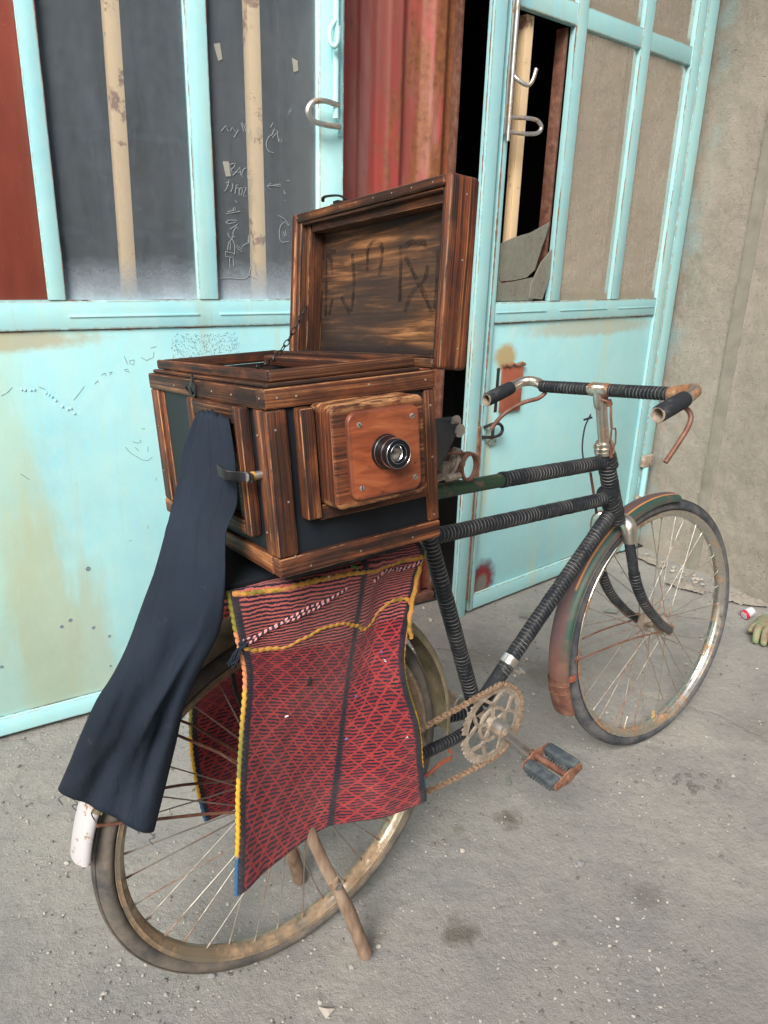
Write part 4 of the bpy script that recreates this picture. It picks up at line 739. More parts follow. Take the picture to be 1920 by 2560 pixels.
b = MB(); pr = fprof(.0285, .015); out = [(.3865+p[0], p[1]) for p in pr]; inn = [(.385+p[0], p[1]*.965) for p in pr][::-1]
b.sweep(BK.p(.004, .006, 0), BK.x, BK.y, BK.z, out+inn, 156, 171.5, 14, True); b.build('white_tail', MAT['white'], mr)
for sg in (1, -1):
    b = MB(); b.tube([BK.p(p) for p in ((.004, .0, .056*sg), (-.18, .075, .045*sg), (-.345, .13, .034*sg))], .0026, 8); b.build('stay', MAT['brown'], mr)
    b = MB(); b.tube([BK.p(p) for p in ((.004, .002, .056*sg), (-.15, .18, .045*sg), (-.27, .285, .034*sg))], .0024, 8); b.build('stay', MAT['brown'], mr)

# fork, steering
for sg in (1, -1):
    P_ = cr([(-.186, .318, .036*sg), (-.187, .285, .050*sg), (-.178, .235, .0545*sg), (-.158, .170, .0555*sg), (-.114, .098, .0555*sg), (-.05, .034, .0545*sg), (-.003, -.001, .0535*sg)], 7)
    n = len(P_); top = P_[:int(n*.46)]; bot = P_[int(n*.42):]
    b = MB(); b.tube([FK.p(p) for p in top], .0128, 16, flat=1.0); b.build('fork_leg', MAT['black'] if sg > 0 else W_, bike)
    b = MB(); b.tube([FK.p(p) for p in bot], lambda i, m_=len(bot): .0148-.0035*i/m_, 16); b.build('fork_leg_wrap', W_, bike)
    b = MB(); b.sweep(FK.p(0, 0, .0535*sg), FK.x, FK.y, FK.z, [(0, -.003), (.015, -.003), (.015, .003), (0, .003)], 0, 360, 16); b.build('dropout', MAT['rust'], bike, recalc=True)
b = MB()
for sg in (1, -1):
    b.tube([FK.p(p) for p in cr([(-.183, .332, .006*sg), (-.186, .334, .028*sg), (-.187, .324, .045*sg), (-.186, .300, .051*sg), (-.184, .283, .0515*sg)], 5)], lambda i: [.018, .0185, .0195, .020, .0195, .0185, .018, .017][min(i//3, 7)], 18)
b.build('fork_crown', C_, bike)
b = MB(); b.tube([FK.p(-.176, .302, z) for z in (-.016, -.005, .0, .012, .022)], .010, 10); b.tube([FK.p(-.192, .300, .018), FK.p(-.204, .298, .022)], .006, 6); b.sweep(FK.p(-.215, .292, .010), FK.x, FK.y, FK.z, [(0, -.002), (.016, -.002), (.016, .002), (0, .002)], 0, 360, 6); b.build('crown_bolt', MAT['brown'], bike)
b = MB(); s0, s1 = V((.862, .533, 0)), V((.8245, .668, 0)); dd = (s1-s0).normalized()
for k, (r0, l0, l1) in enumerate(((.0235, -.008, .002), (.0215, .002, .008), (.0245, .008, .012), (.0205, .012, .022))):
    p0, p1 = s0+dd*l0, s0+dd*l1; b.tube([BK.p(p0), BK.p(p0+(p1-p0)*.15), BK.p(p0+(p1-p0)*.85), BK.p(p1)], [r0*.9, r0, r0, r0*.9], 12 if k == 3 else 24)
b.build('headset', MAT['chrome'], bike)
b = MB(); b.tube([BK.p(s0+dd*.02), BK.p(s0+dd*.06), BK.p(s1-dd*.03)], .0128, 20); b.tube([BK.p(s1-dd*.034), BK.p(s1-dd*.03), BK.p(s1+dd*.004), BK.p(s1+dd*.012)], [.0145, .0165, .0165, .0135], 20)
b.tube([BK.p(s1+dd*.010), BK.p(s1+dd*.018)], .0075, 6)
b.tube([HB.p(0, 0, -.026), HB.p(0, 0, -.022), HB.p(0, 0, .022), HB.p(0, 0, .026)], [.0142, .0158, .0158, .0142], 20); b.tube([BK.p(s1), HB.p(0, 0, 0)], .0155, 16); b.build('stem', C_, bike)
b = MB(); P_ = [(0, 0, 0), (0, 0, .10), (0, 0, .165), (.010, .006, .195), (.010, .010, .222), (-.006, .008, .237), (-.030, .0, .240), (-.062, -.009, .239)]
full = [(x, y, -z) for x, y, z in P_[::-1][:-1]]+P_; b.tube([HB.p(p) for p in cr(full, 6)], .0122, 18); hb = b.build('handlebar', C_, bike)
for sg in (1, -1):
    b = MB(); b.tube([HB.p(0, 0, sg*(.03+.145*i/90)) for i in range(91)], lambda i: .0142*(1+.05*mnoise.noise(V((i*.9, sg, 0)))), 18, rip=lambda u, t: .02*math.sin(u/.0092*6.2832)); b.build('bar_tape', W_, hb)
    g0, g1 = V((-.036, -.002, .2395*sg)), V((-.120, -.026, .2385*sg)); b = MB()
    b.tube([HB.p(g0+(g1-g0)*t) for t in (0, .04, .1, .5, .9, .97, 1.0)], [.0125, .0152, .0162, .0168, .0166, .0164, .0148], 22, caps=False); b.build('grip', MAT['black'], hb)
    gd = (g1-g0).normalized(); c = HB.p(g1); gx = (HB.x*gd[0]+HB.y*gd[1]+HB.z*gd[2]); b = MB()
    b.sweep(c, HB.z, HB.y, gx, [(.0148, -.001), (.0160, .0012), (.0148, .0030), (.0122, .0026), (.0116, -.002), (.0112, -.045), (0, -.046)], 0, 360, 24); b.build('bar_end', MAT['ring'], hb)
LV = {1: [(-.004, -.014, .175), (.006, -.020, .205), (.0, -.032, .228), (-.012, -.052, .238), (-.030, -.080, .236), (-.062, -.125, .222)],
      -1: [(.004, -.014, -.165), (-.012, -.028, -.175), (-.05, -.037, -.19), (-.095, -.062, -.208), (-.125, -.095, -.218)]}
LV[1] = [(.0, -.016, .180), (.004, -.024, .208), (.006, -.040, .223), (-.004, -.062, .226), (-.030, -.095, .222), (-.060, -.128, .218)]
for sg in (1, -1):
    b = MB(); b.tube([HB.p(p) for p in cr(LV[sg], 6)], .0052, 10); b.build('brake_lever', MAT['brown'], bike)
b = MB(); b.tube([HB.p(p) for p in cr([(-.01, -.02, .012), (.004, -.03, .026), (.006, -.06, .028), (.008, -.085, .030)], 4)], .0028, 8); b.tube([HB.p(.002, -.022, .022), HB.p(.006, -.034, .024)], .007, 8)
x0 = [(.005, -.085), (.017, -.085), (.020, -.092), (.020, -.118), (.012, -.130), (.006, -.128), (.002, -.112)]; b.tube([HB.p(p[0], p[1], .032) for p in x0], .0022, 6, True); b.tube([HB.p(.008, -.13, .03), HB.p(.012, -.15, .028)], .0045, 8); b.build('brake_linkage', MAT['brown'], bike)
b = MB(); b.tube([HB.p(p) for p in cr([(-.006, -.055, -.018), (-.018, -.085, -.024), (-.022, -.13, -.026), (-.018, -.17, -.022)], 5)], .0018, 6); b.tube([HB.p(-.003, -.062, -.016), HB.p(-.016, -.068, -.03)], .0025, 6); b.build('brake_cable', MAT['black'], bike)
b = MB(); b.tube([BK.p(.84, .478, -.016), BK.p(.876, .395, -.020), BK.p(.885, .37, -.02)], .0032, 8); b.build('brake_rod', MAT['brown'], bike)

# chainring, crank, pedals, chain
RC = (.492, -.026); X, Y, Z = BK.x, BK.y, BK.z
b = MB()
def ringpts(r, n, ph=0): return [(r*math.cos(2*math.pi*i/n+ph), r*math.sin(2*math.pi*i/n+ph)) for i in range(n)]
rf = Fr(BK.p(RC[0], RC[1], .045), X, Z, Y)     # disc plane x,z ; y = outward
nT = 46; o_ = []; 
for i in range(nT*4):
    a = 2*math.pi*i/(nT*4); o_.append((.0905+(.0050 if i % 4 in (1, 2) else 0.0), a))
def annulus(b, fr, outer, rin, y0, y1, n):
    vs = []; fs = []
    for (r, a) in outer:
        for rr, yy in ((r, y0), (r, y1), (rin, y1), (rin, y0)): vs.append(fr.p(rr*math.cos(a), yy, rr*math.sin(a)))
    for i in range(n):
        j = (i+1) % n
        for k in range(4): k2 = (k+1) % 4; fs.append((i*4+k, j*4+k, j*4+k2, i*4+k2))
    b.add(vs, fs, [[(0, 0)]*4]*len(fs))
annulus(b, rf, o_, .0745, -.0015, .0015, nT*4)
annulus(b, rf, [(.0425, 2*math.pi*i/48) for i in range(48)], .0345, -.0019, .0019, 48)
for k in range(5):
    a = R_(20+72*k); d = V((math.cos(a), math.sin(a))); p = V((-d.y, d.x))
    def strut(p0, p1, w_): 
        q0, q1 = V(p0), V(p1); e = (q1-q0).normalized(); nn_ = V((-e.y, e.x))*w_
        b.prism(rf, [tuple(q0+nn_), tuple(q1+nn_), tuple(q1-nn_), tuple(q0-nn_)], -.0022, .0022)
    strut(d*.012, d*.052, .0045); strut(d*.050, d*.052+d*.02+p*.028, .0036); strut(d*.050, d*.072-p*.028, .0036)
b.sweep(BK.p(RC[0], RC[1], .045), X, Y, Z, [(0, -.006), (.018, -.006), (.018, .004), (.0145, .012), (.0145, .022), (0, .022)], 0, 360, 24)
cr_ = b.build('chainring', MAT['ring'], bike, recalc=True)
CE = (.585, -.119)
for sg in (1, -1):
    e = (CE[0]-RC[0], CE[1]-RC[1]); E = (RC[0]+sg*e[0], RC[1]+sg*e[1]); n0 = .068*sg; n1 = .078*sg
    b = MB(); P_ = lerp((RC[0], RC[1], n0), (E[0], E[1], n1), 8); b.tube([BK.p(p) for p in P_], [.016, .0145, .0115, .0098, .0092, .0090, .0092, .0100, .0115], 16, flat=.78, up=BK.z)
    b.sweep(BK.p(RC[0], RC[1], n0), X, Y, Z, [(0, -.014), (.0165, -.014), (.0185, 0), (.0165, .013), (.012, .0155), (0, .0155)], 0, 360, 28)
    ck_ = b.build('crank', MAT['alloy'], bike, recalc=True)
    b = MB(); b.sweep(BK.p(RC[0], RC[1], n0+.0165*sg), X, Y, Z, [(0, -.001), (.0085, -.001), (.0085, .0012), (0, .0016)], 0, 360, 20); b.build('dust_cap', MAT['ring'], ck_, recalc=True)
    pf = Fr(BK.p(E[0], E[1], 0), X, Z*sg, Y).rot('y', 0)
    ang = R_(12)*sg; px = X*math.cos(ang)+Y*math.sin(ang); py = -X*math.sin(ang)+Y*math.cos(ang); pf = Fr(BK.p(E[0], E[1], 0), px, Z*sg, py)
    b = MB(); b.tube([pf.p(0, y, 0) for y in (.072, .095, .097, .185, .19)], [.0062, .0062, .0088, .0075, .0075], 14)
    for y in (.080, .085, .090): b.sweep(pf.p(0, y, 0), px, py, Z*sg, [(.006, -.0014), (.0092, 0), (.006, .0014)], 0, 360, 14)
    ped = b.build('pedal', MAT['brown'], bike)
    for y in (.0985, .1905):
        b = MB(); o2 = [(-.046, .004), (-.044, .009), (-.018, .0125), (-.010, .0165), (.010, .0165), (.018, .0125), (.044, .009), (.046, .004), (.046, -.004), (.044, -.009), (.018, -.0125), (.010, -.0165), (-.010, -.0165), (-.018, -.0125), (-.044, -.009), (-.046, -.004)]
        b.prism(pf, o2, y-.0013, y+.0013, .0006)
        if y > .15: b.tube([pf.p(0, y, 0), pf.p(0, y+.006, 0)], .009, 14)
        for x in (-.034, .034): b.tube([pf.p(x, y-.001, 0), pf.p(x, y+.004, 0)], .0045, 6)
        b.build('end_plate', MAT['rust'], ped)
    for x in (-.034, .034):
        b = MB(); b.box(pf, (x-.0135, .102, -.0125), (x+.0135, .187, .0125), .005, seg=3)
        for k in range(9):
            for s2 in (-1, 1): b.box(pf, (x+s2*.0138-.0018, .115+k*.0075, -.0135), (x+s2*.0138+.0018, .1185+k*.0075, -.004), .0005)
        b.build('rubber_block', MAT['pedalrub'], ped)
# chain
def chainpath():
    r1, r2 = .0935, .036; c1 = V((RC[0], RC[1])); c2 = V((0, 0)); d = c1-c2; L = d.length; base = math.atan2(d.y, d.x); al = math.acos((r1-r2)/L)
    P_ = []
    for i in range(60): a = base-al+(2*al)*i/59; P_.append(c1+V((math.cos(a), math.sin(a)))*r1)
    pu = P_[-1]; q_ = c2+V((math.cos(base+al), math.sin(base+al)))*r2
    for i in range(1, 40): t = i/40; P_.append(pu+(q_-pu)*t+V((0, -.006*math.sin(math.pi*t))))
    for i in range(30): a = base+al+(2*math.pi-2*al)*i/29; P_.append(c2+V((math.cos(a), math.sin(a)))*r2)
    pl = P_[-1]; q_ = P_[0]
    for i in range(1, 40): t = i/40; P_.append(pl+(q_-pl)*t+V((0, -.030*math.sin(math.pi*t))))
    return P_
P_ = chainpath(); cum = [0]
for i in range(len(P_)): cum.append(cum[-1]+(P_[(i+1) % len(P_)]-P_[i]).length)
def at_(s):
    s %= cum[-1]
    for i in range(len(P_)):
        if cum[i+1] >= s: t = (s-cum[i])/max(1e-9, cum[i+1]-cum[i]); a, c = P_[i], P_[(i+1) % len(P_)]; return a+(c-a)*t
N_ = int(cum[-1]/.0127/2)*2; b = MB()
for k in range(N_):
    p0, p1 = at_(k*cum[-1]/N_), at_((k+1)*cum[-1]/N_); d = (p1-p0); l = d.length; d.normalize(); e = V((-d.y, d.x)); mid = (p0+p1)/2
    fx = X*d.x+Y*d.y; fy = X*e.x+Y*e.y; cf_ = Fr(BK.p(mid.x, mid.y, .045), fx, Z, fy); yo = .0042 if k % 2 else .0027
    out = [(-l*.5-.0035, -.0015), (-l*.5-.0035, .0015), (-l*.5, .0043), (-l*.2, .0030), (l*.2, .0030), (l*.5, .0043), (l*.5+.0035, .0015), (l*.5+.0035, -.0015), (l*.5, -.0043), (l*.2, -.0030), (-l*.2, -.0030), (-l*.5, -.0043)]
    for sg in (1, -1): b.prism(cf_, out, sg*yo, sg*(yo+.0013))
    b.tube([cf_.p(-l*.5, -.0058, 0), cf_.p(-l*.5, .0058, 0)], .0021, 6)
b.build('chain', MAT['chain'], bike)
b = MB(); b.sweep(BK.p(0, 0, .045), X, Y, Z, [(.012, -.002), (.036, -.0015), (.036, .0015), (.012, .002)], 0, 360, 36); b.build('sprocket', MAT['ring'], bike, recalc=True)
b = MB(); P2 = cr([(.325, -.055, .052), (.345, -.052, .054), (.362, -.05, .055), (.368, -.045, .050), (.366, -.042, .040)], 3); 
for i in range(len(P2)-1):
    a, c = V(P2[i]), V(P2[i+1]); b.add([BK.p(a+V((0, dy, 0))) for dy in (-.006, .006)]+[BK.p(c+V((0, dy, 0))) for dy in (.006, -.006)], [(0, 1, 2, 3)], [[(0, 0)]*4])
b.tube([BK.p(p) for p in ((.2, -.09, .055), (.28, -.068, .055), (.33, -.055, .053))], .004, 8); b.build('bracket', MAT['rust_red'], bike)

# stand
b = MB(); b.tube([BK.p(p) for p in cr([(-.012, .005, .070), (.012, -.08, .080), (.045, -.18, .094)], 6)], [.0115]*13, 14, flat=.45, up=BK.z); b.tube([BK.p(p) for p in cr([(.034, -.15, .092), (.06, -.225, .105), (.086, -.325, .119), (.090, -.340, .121)], 7)], lambda i: [.0115, .0125, .013, .0130, .0135, .0145, .0140, .010][min(i//3, 7)], 16, rip=lambda u, a: .10*mnoise.noise(V((u*40, math.cos(a), math.sin(a)))))
st_ = b.build('stand_leg', MAT['stick'], bike)
b = MB(); b.sweep(BK.p(.037, -.155, .1075), X, Y, Z, [(.0045, 0), (.0078, 0), (.0078, .001), (.0045, .001), (.0045, 0)], 0, 360, 16); b.build('bolt_ring', MAT['alloy'], st_)
b = MB(); b.tube([BK.p(p) for p in cr([(-.012, .005, -.070), (.012, -.08, -.080), (.05, -.2, -.098), (.090, -.346, -.121)], 6)], lambda i: .0115+.0002*i, 14); b.build('stand_leg', MAT['stick'], bike)
b = MB(); b.tube([BK.p(p) for p in ((.050, -.2, .080), (.070, -.27, .090), (.086, -.342, .105))], [.010, .009, .006], 8, flat=.4); b.build('splint', MAT['ring'], st_)

# carrier rack
b = MB()
for n_ in (-.055, -.02, .02, .055): b.tube([BK.p(p) for p in ((-.145, .465, n_), (.0, .466, n_), (.27, .463, n_*.8))], .0055, 8)
for s_ in (-.14, 0, .2): b.tube([BK.p(s_, .465, -.058), BK.p(s_, .465, .058)], .0055, 8)
rk = b.build('rear_rack', MAT['iron'], bike)
for sg in (1, -1): b = MB(); b.tube([BK.p(p) for p in ((-.10, .463, .058*sg), (-.06, .2, .068*sg), (0, 0, .066*sg))], .0048, 8); b.build('rack_stay', MAT['iron'], rk)

# saddle (nose shows past the box)
b = MB(); rows_ = []
for i in range(15):
    t = i/14; s_ = .385-.22*t; wd = .026+.074*(max(0, t-.25)/.75)**1.4; r = []
    for k in range(-7, 8):
        a = k/7; r.append(BK.p(s_-abs(a)**2*.03*(1-t), .657+.012*t-abs(a)**2.2*(.036+.055*min(1, t*5)), wd*math.sin(a*1.45)*1.0))
    rows_.append(r)
b.grid(rows_); 
fr_ = [BK.p(.415+.005, .655-abs(k/7)**2.2*.085-.002, .026*math.sin(k/7*1.45)) for k in range(-7, 8)]
b.grid([rows_[0], [BK.p(.388-abs(k/7)**2*.03, .645-abs(k/7)**2*.026, .020*math.sin(k/7*1.4)) for k in range(-7, 8)], [BK.p(.384-abs(k/7)**2*.028, .622-abs(k/7)**2*.01, .012*math.sin(k/7*1.4)) for k in range(-7, 8)]])
sad = b.build('saddle', MAT['leather'], bike, sharp=60); md = sad.modifiers.new('thick', 'SOLIDIFY'); md.thickness = .004
for (s_, t_, n_, dx) in ((.372, .655, .016, 0), (.374, .640, .0255, 0)):
    b = MB(); c = BK.p(s_, t_, n_); b.sweep(c, BK.x, BK.y, (BK.z+BK.x*.3+BK.y*.3).normalized(), [(0, .0042), (.003, .004), (.0035, .0028), (.007, .0026), (.0085, .002), (.0125, .0006), (.0125, -.001), (0, -.001)], 0, 360, 24); b.build('rivet', MAT['screw2'], sad)
for n_ in (.014, -.014):
    b = MB(); P3 = [(.30, .600, n_), (.36, .597, n_), (.395, .592, n_)]
    P3 += [(.408+.020*math.cos(R_(90-a)), .565+.026*math.sin(R_(90-a)), n_+.010*a/720*(1 if n_ > 0 else -1)) for a in range(0, 800, 15)]; b.tube([BK.p(p) for p in P3], .0030, 10); b.build('spring', MAT['brown'], sad)
b = MB()
for n_ in (.012, .0, -.012): b.tube([BK.p(p) for p in cr([(.28, .553-n_*.3, n_), (.34, .552-n_*.3, n_), (.372, .556, n_), (.388, .575, n_*.8), (.392, .60, n_*.5)], 4)], .0034, 8)
b.tube([BK.p(.365, .545, 0), BK.p(.365, .562, 0), BK.p(.365, .575, 0)], .012, 6); b.tube([BK.p(.352, .55, .018), BK.p(.385, .55, .018)], .007, 8); b.build('saddle_clamp', MAT['ring'], sad)
b = MB(); b.tube([BK.p(.292, .535, 0), BK.p(.272, .60, 0)], .012, 14); b.build('seat_post', MAT['alloy'], bike)
# ================================================================== BOX CAMERA
cmr = bpy.data.objects.new('box_camera', None); SC.collection.objects.link(cmr); cmr.empty_display_size = .1
_cm = Matrix((KB.x, KB.y, KB.z)).transposed().to_4x4(); _cm.translation = KB.p(BL/2, BD/2, -BH); cmr.matrix_world = _cm; ROOT[cmr.name] = _cm
tag(cmr, 'burnt pine and black box camera with open lid, round lens and navy cloth sleeve', 'box camera')
WD, WK, WL, BKB = MAT['wood'], MAT['wood_dark'], MAT['wood_lid'], MAT['blackboard']
def kbox(name, lo, hi, mat, par=cmr, bev=.0025, ax=None, fr=KB, seg=3): b = MB(); b.box(fr, lo, hi, bev, ax, seg=seg); return b.build(name, mat, par)
fb = .021
kbox('frame_board', (0, 0, -.0265), (BL, fb, 0), WD, bev=.0035); kbox('frame_board', (0, -.0008, -BH), (BL, fb, -BH+.0265), WD, bev=.0035)
kbox('frame_post', (0, -.0002, -BH+.027), (.0300, fb, -.027), WD, bev=.0035); kbox('frame_post', (.2485, .0012, -BH+.027), (BL, fb, -.027), WD, bev=.003)
kbox('frame_board', (-.0005, fb+.0004, -.0265), (.018, BD, -.0003), WK, bev=.003); kbox('frame_board', (-.0008, fb+.0004, -BH+.0002), (.018, BD, -BH+.026), WD, bev=.003)
kbox('frame_post', (.0006, fb+.0004, -BH+.0262), (.018, .039, -.0268), WD, bev=.002); kbox('frame_post', (.0004, .425, -BH+.0262), (.018, BD-.0004, -.0268), WD, bev=.003)
kbox('inner_batten', (.0055, .408, -BH+.028), (.018, .4248, -.028), WD, bev=.002)
kbox('black_panel', (.0302, .0065, -BH+.0267), (.2483, .014, -.0267), BKB, bev=.0); kbox('black_panel', (.0075, .0392, -BH+.0264), (.014, .4078, -.0268), BKB, bev=0)
kbox('back_panel', (BL-.012, fb+.0005, -BH+.001), (BL-.0005, BD-.0005, -.001), WK, bev=.002); kbox('back_panel', (.0185, BD-.012, -BH+.001), (BL-.0125, BD-.0005, -.001), WK, bev=.002)
kbox('base_board', (.0185, fb+.0008, -BH+.0015), (BL-.0125, BD-.0125, -BH+.010), WK, bev=0)
# top deck, rim and inside
RX0, RX1, RY0, RY1 = .014, .240, .010, .452
t_ = .0085
for lo, hi in (((RX0-.007, RY0-.006, .0003), (RX1+.004, RY0+.004, .0055)), ((RX0-.007, RY0+.0045, .0003), (RX0+.004, RY1+.004, .0055))): kbox('rim_step', lo, hi, WK, bev=.0018)
kbox('rim_board', (RX0, RY0, .0058), (RX1, RY0+t_, .0215), WD, bev=.003); kbox('rim_board', (RX0, RY0+t_+.0003, .0057), (RX0+t_, RY1, .0212), WD, bev=.003)
kbox('rim_board', (RX0+t_+.0003, RY1-t_, .001), (RX1, RY1-.0003, .0208), WK, bev=.003); kbox('rim_board', (RX1-t_, RY0+t_+.0003, .001), (RX1-.0003, RY1-t_-.0003, .0205), WK, bev=.003)
kbox('deck_board', (.0182, RY1-.0005, -.018), (BL-.0125, BD-.0125, -.0005), WK, bev=.001); kbox('deck_board', (RX1+.0005, fb+.0005, -.018), (BL-.0125, RY1-.001, -.0005), WK, bev=.001)
kbox('inner_wall', (.0190, RY0+t_+.001, -.20), (.0255, RY1-t_-.001, .0005), MAT['ply'], bev=0, ax=1); kbox('inner_wall', (.0262, RY1-t_-.006, -.20), (RX1-t_, RY1-t_-.0008, .0008), MAT['ply'], bev=0, ax=0)
kbox('inner_wall', (.0262, RY0+t_+.0012, -.20), (RX1-t_-.006, RY0+t_+.006, .0008), BKB, bev=0); kbox('inner_wall', (RX1-t_-.0055, RY0+t_+.0065, -.20), (RX1-t_-.0004, RY1-t_-.0065, .0008), BKB, bev=0); kbox('focus_shelf', (.026, .03, -.14), (RX1-t_-.006, .43, -.132), BKB, bev=0)
kbox('inner_bar', (.192, .065, -.002), (.212, .405, .0155), WL, bev=.004)
# front standard with lens
kbox('side_plate', (.0400, -.0150, -.1740), (.0612, .0062, -.0275), WD, bev=.003)
kbox('lower_plate', (.0615, -.0085, -.1790), (.2400, .0062, -.158), WD, bev=.002)
lb = MB()
def rrect(x0, x1, z0, z1, r, n=7):
    o = []
    for cx, cz, a in ((x1-r, z1-r, 0), (x0+r, z1-r, 90), (x0+r, z0+r, 180), (x1-r, z0+r, 270)):
        for k in range(n+1): t = R_(a+90*k/n); o.append((cx+r*math.cos(t), cz+r*math.sin(t)))
    return o
KF = Fr(KB.o, KB.x, -KB.y, KB.z)      # y toward the viewer
b = MB(); b.prism(KF, rrect(.0640, .2075, -.1585, -.0245, .010), -.0060, .0500, .004); fbx = b.build('lens_box', WL, cmr)
b = MB(); b.prism(KF, rrect(.0835, .1955, -.1500, -.0345, .015), .0501, .0565, .0035); lbd = b.build('lens_board', MAT['lensboard'], cmr)
def screw(x, z, fr, y, r=.0026, par=cmr, slot=True):
    if not slot: r *= .72
    b = MB(); n = 18; b.sweep(fr.p(x, y, z), fr.x, fr.z, fr.y, [(0, .0009), (r*.75, .0008), (r, .0003), (r*1.02, -.0004)], 0, 360, n); o = b.build('screw', MAT['screw2'] if slot else MAT['screw'], par)
    if slot:
        a = random.random()*3; e = fr.x*math.cos(a)+fr.z*math.sin(a); e2 = e.cross(fr.y); f = Fr(fr.p(x, y+.00085, z), e, fr.y, e2); b = MB(); b.box(f, (-r*.95, 0, -r*.13), (r*.95, .0002, r*.13), 0); b.build('slot', MAT['lensblack'], o)
for x, z in ((.1005, -.0515), (.1830, -.0500), (.1840, -.1325), (.0990, -.1330)): screw(x, z, KF, .0566, .0037, lbd)
LCX, LCZ = .1385, -.0905
def lring(prof, n=56): b = MB(); b.sweep(KF.p(LCX, 0, LCZ), KF.x, KF.z, KF.y, prof, 0, 360, n); return b
ln_ = lring([(.010, .056), (.0222, .056), (.0228, .0585), (.0222, .0605), (.0205, .0612), (.0198, .0660), (.0186, .0735), (.0183, .0750), (.0190, .0757), (.0193, .0775), (.0190, .0845), (.0182, .0858), (.0130, .0856), (.0124, .0850), (.0122, .0780), (.0108, .0768)]).build('lens', MAT['lensblack'], cmr, recalc=True, sharp=30)
lring([(.0205, .0610), (.0213, .0616), (.0210, .0624), (.0200, .0618)]).build('chrome_ring', MAT['lenschrome'], ln_); lring([(.0188, .0735), (.0196, .0742), (.0195, .0750), (.0187, .0752)]).build('chrome_ring', MAT['lenschrome'], ln_)
lring([(.0182, .0852), (.0186, .0857), (.0183, .0861), (.0180, .0857)]).build('chrome_ring', MAT['lenschrome'], ln_); lring([(.0124, .0846), (.0127, .0856), (.0123, .0859), (.0121, .0850)]).build('chrome_ring', MAT['lenschrome'], ln_); lring([(.0107, .0772), (.0114, .0780), (.0110, .0786), (.0104, .0780)]).build('chrome_ring', MAT['lenschrome'], ln_)
lring([(0, .0805), (.004, .0800), (.008, .0785), (.0108, .0765)]).build('glass', MAT['lensglass'], ln_, sharp=180)
# nail and screw heads on the front and side boards
for x, z in ((.018, -.0125), (.012, -.052), (.021, -.147), (.024, -.222), (.045, -.013), (.155, -.010), (.125, -.238), (.215, -.238), (.045, -.240), (.2580, -.050), (.2580, -.125), (.2575, -.212), (.250, -.013)): screw(x, z, KF, .0002 if x < .248 else (-.001 if -.22 < z < -.03 else .0002), .0023, slot=False)
SFc = Fr(KB.o, KB.y, -KB.x, KB.z)     # side face: x = depth, y outward
for x, z in ((.012, -.012), (.10, -.013), (.17, -.013), (.33, -.014), (.028, -.06), (.028, -.19), (.44, -.09), (.445, -.17)): screw(x, z, SFc, .0008, .0021, slot=False)
# side door with arched hole
D0, D1, DZ0, DZ1 = .060, .256, -.204, -.026; dw = .021
dr = MB(); dr.box(SFc, (D0, -.0072, DZ0), (D0+dw, .010, DZ1), .0035, 2, seg=3); door = dr.build('side_door', WD, cmr)
dr = MB(); dr.box(SFc, (D1-dw, -.0072, DZ0), (D1, .010, DZ1), .0035, 2, seg=3); dr.build('door_stile', WD, door)
b = MB(); b.box(SFc, (D0+dw+.0003, -.0072, DZ1-.024), (D1-dw-.0003, .0095, DZ1-.0003), .003, 0, seg=3); b.build('top_rail', WK, door)
b = MB(); b.box(SFc, (D0+dw+.0003, -.0072, DZ0+.0003), (D1-dw-.0003, .0095, DZ0+.021), .003, 0, seg=3); b.build('bottom_rail', WD, door)
hx, hz0, hz1, hw = .160, -.175, -.046, .058; arc = [(hx+hw*math.cos(R_(a)), hz1-hw*1.0+hw*math.sin(R_(a))) for a in range(90, -1, -9)]
zt, zb, xl, xr_ = DZ1-.0235, DZ0+.0207, D0+dw-.0002, D1-dw+.0002
L_ = [(hx, zt), (hx, hz1)]+[(2*hx-p[0], p[1]) for p in arc[1:]]+[(hx-hw, zb), (xl, zb), (xl, zt)]
R2 = [(hx, zt), (xr_, zt), (xr_, zb), (hx+hw, zb)]+arc[::-1]
b = MB()
for o2 in (L_, R2): b.prism(SFc, [(max(xl, min(xr_, p[0])), p[1]) for p in o2], -.0070, .0035)
b.build('arched_panel', WL, door)
b = MB(); b.box(SFc, (hx-hw, -.0074, zb), (hx+hw, -.0071, hz1), 0); b.build('sleeve_opening', MAT['dark'], door)
b = MB(); path_ = [(.022, .0165, -.113), (.032, .0190, -.112), (.039, .0360, -.109), (.046, .0430, -.107), (.062, .0450, -.104), (.066, .0450, -.104)]; zw = [.0062, .0066, .0066, .0080, .0085, .0055]
b.grid([[SFc.p(p[0], p[1], p[2]+s_*w_) for s_ in (-1, -.8, .8, 1)] for p, w_ in zip(cr(path_, 4), [zw[min(i//4, 5)] for i in range(21)])])
lt = b.build('door_latch', MAT['iron'], cmr, sharp=180); md = lt.modifiers.new('thick', 'SOLIDIFY'); md.thickness = .0018
b = MB(); b.tube([SFc.p(.032, y, -.112) for y in (-.006, .004, .012, .0155)], [.0055, .0055, .0055, .0052], 20); b.tube([SFc.p(.032, y, -.112) for y in (.0185, .0200, .0207)], [.0062, .0062, .005], 20); b.build('knob', MAT['alloy'], lt)
b = MB(); b.tube([SFc.p(.032, y, -.112) for y in (.009, .0135)], .0060, 20); b.build('brass_collar', MAT['ochre'], lt)
b = MB(); b.prism(SFc, [(.241+.0125*math.cos(R_(a))*(1 if a % 360 < 180 else .95), -.014+.0135*math.sin(R_(a))) for a in range(200, 381, 15)]+[(.2525, -.006), (.244, -.004), (.240, .009), (.237, .008), (.238, -.004), (.230, -.007)], .0008, .0035, .0008)
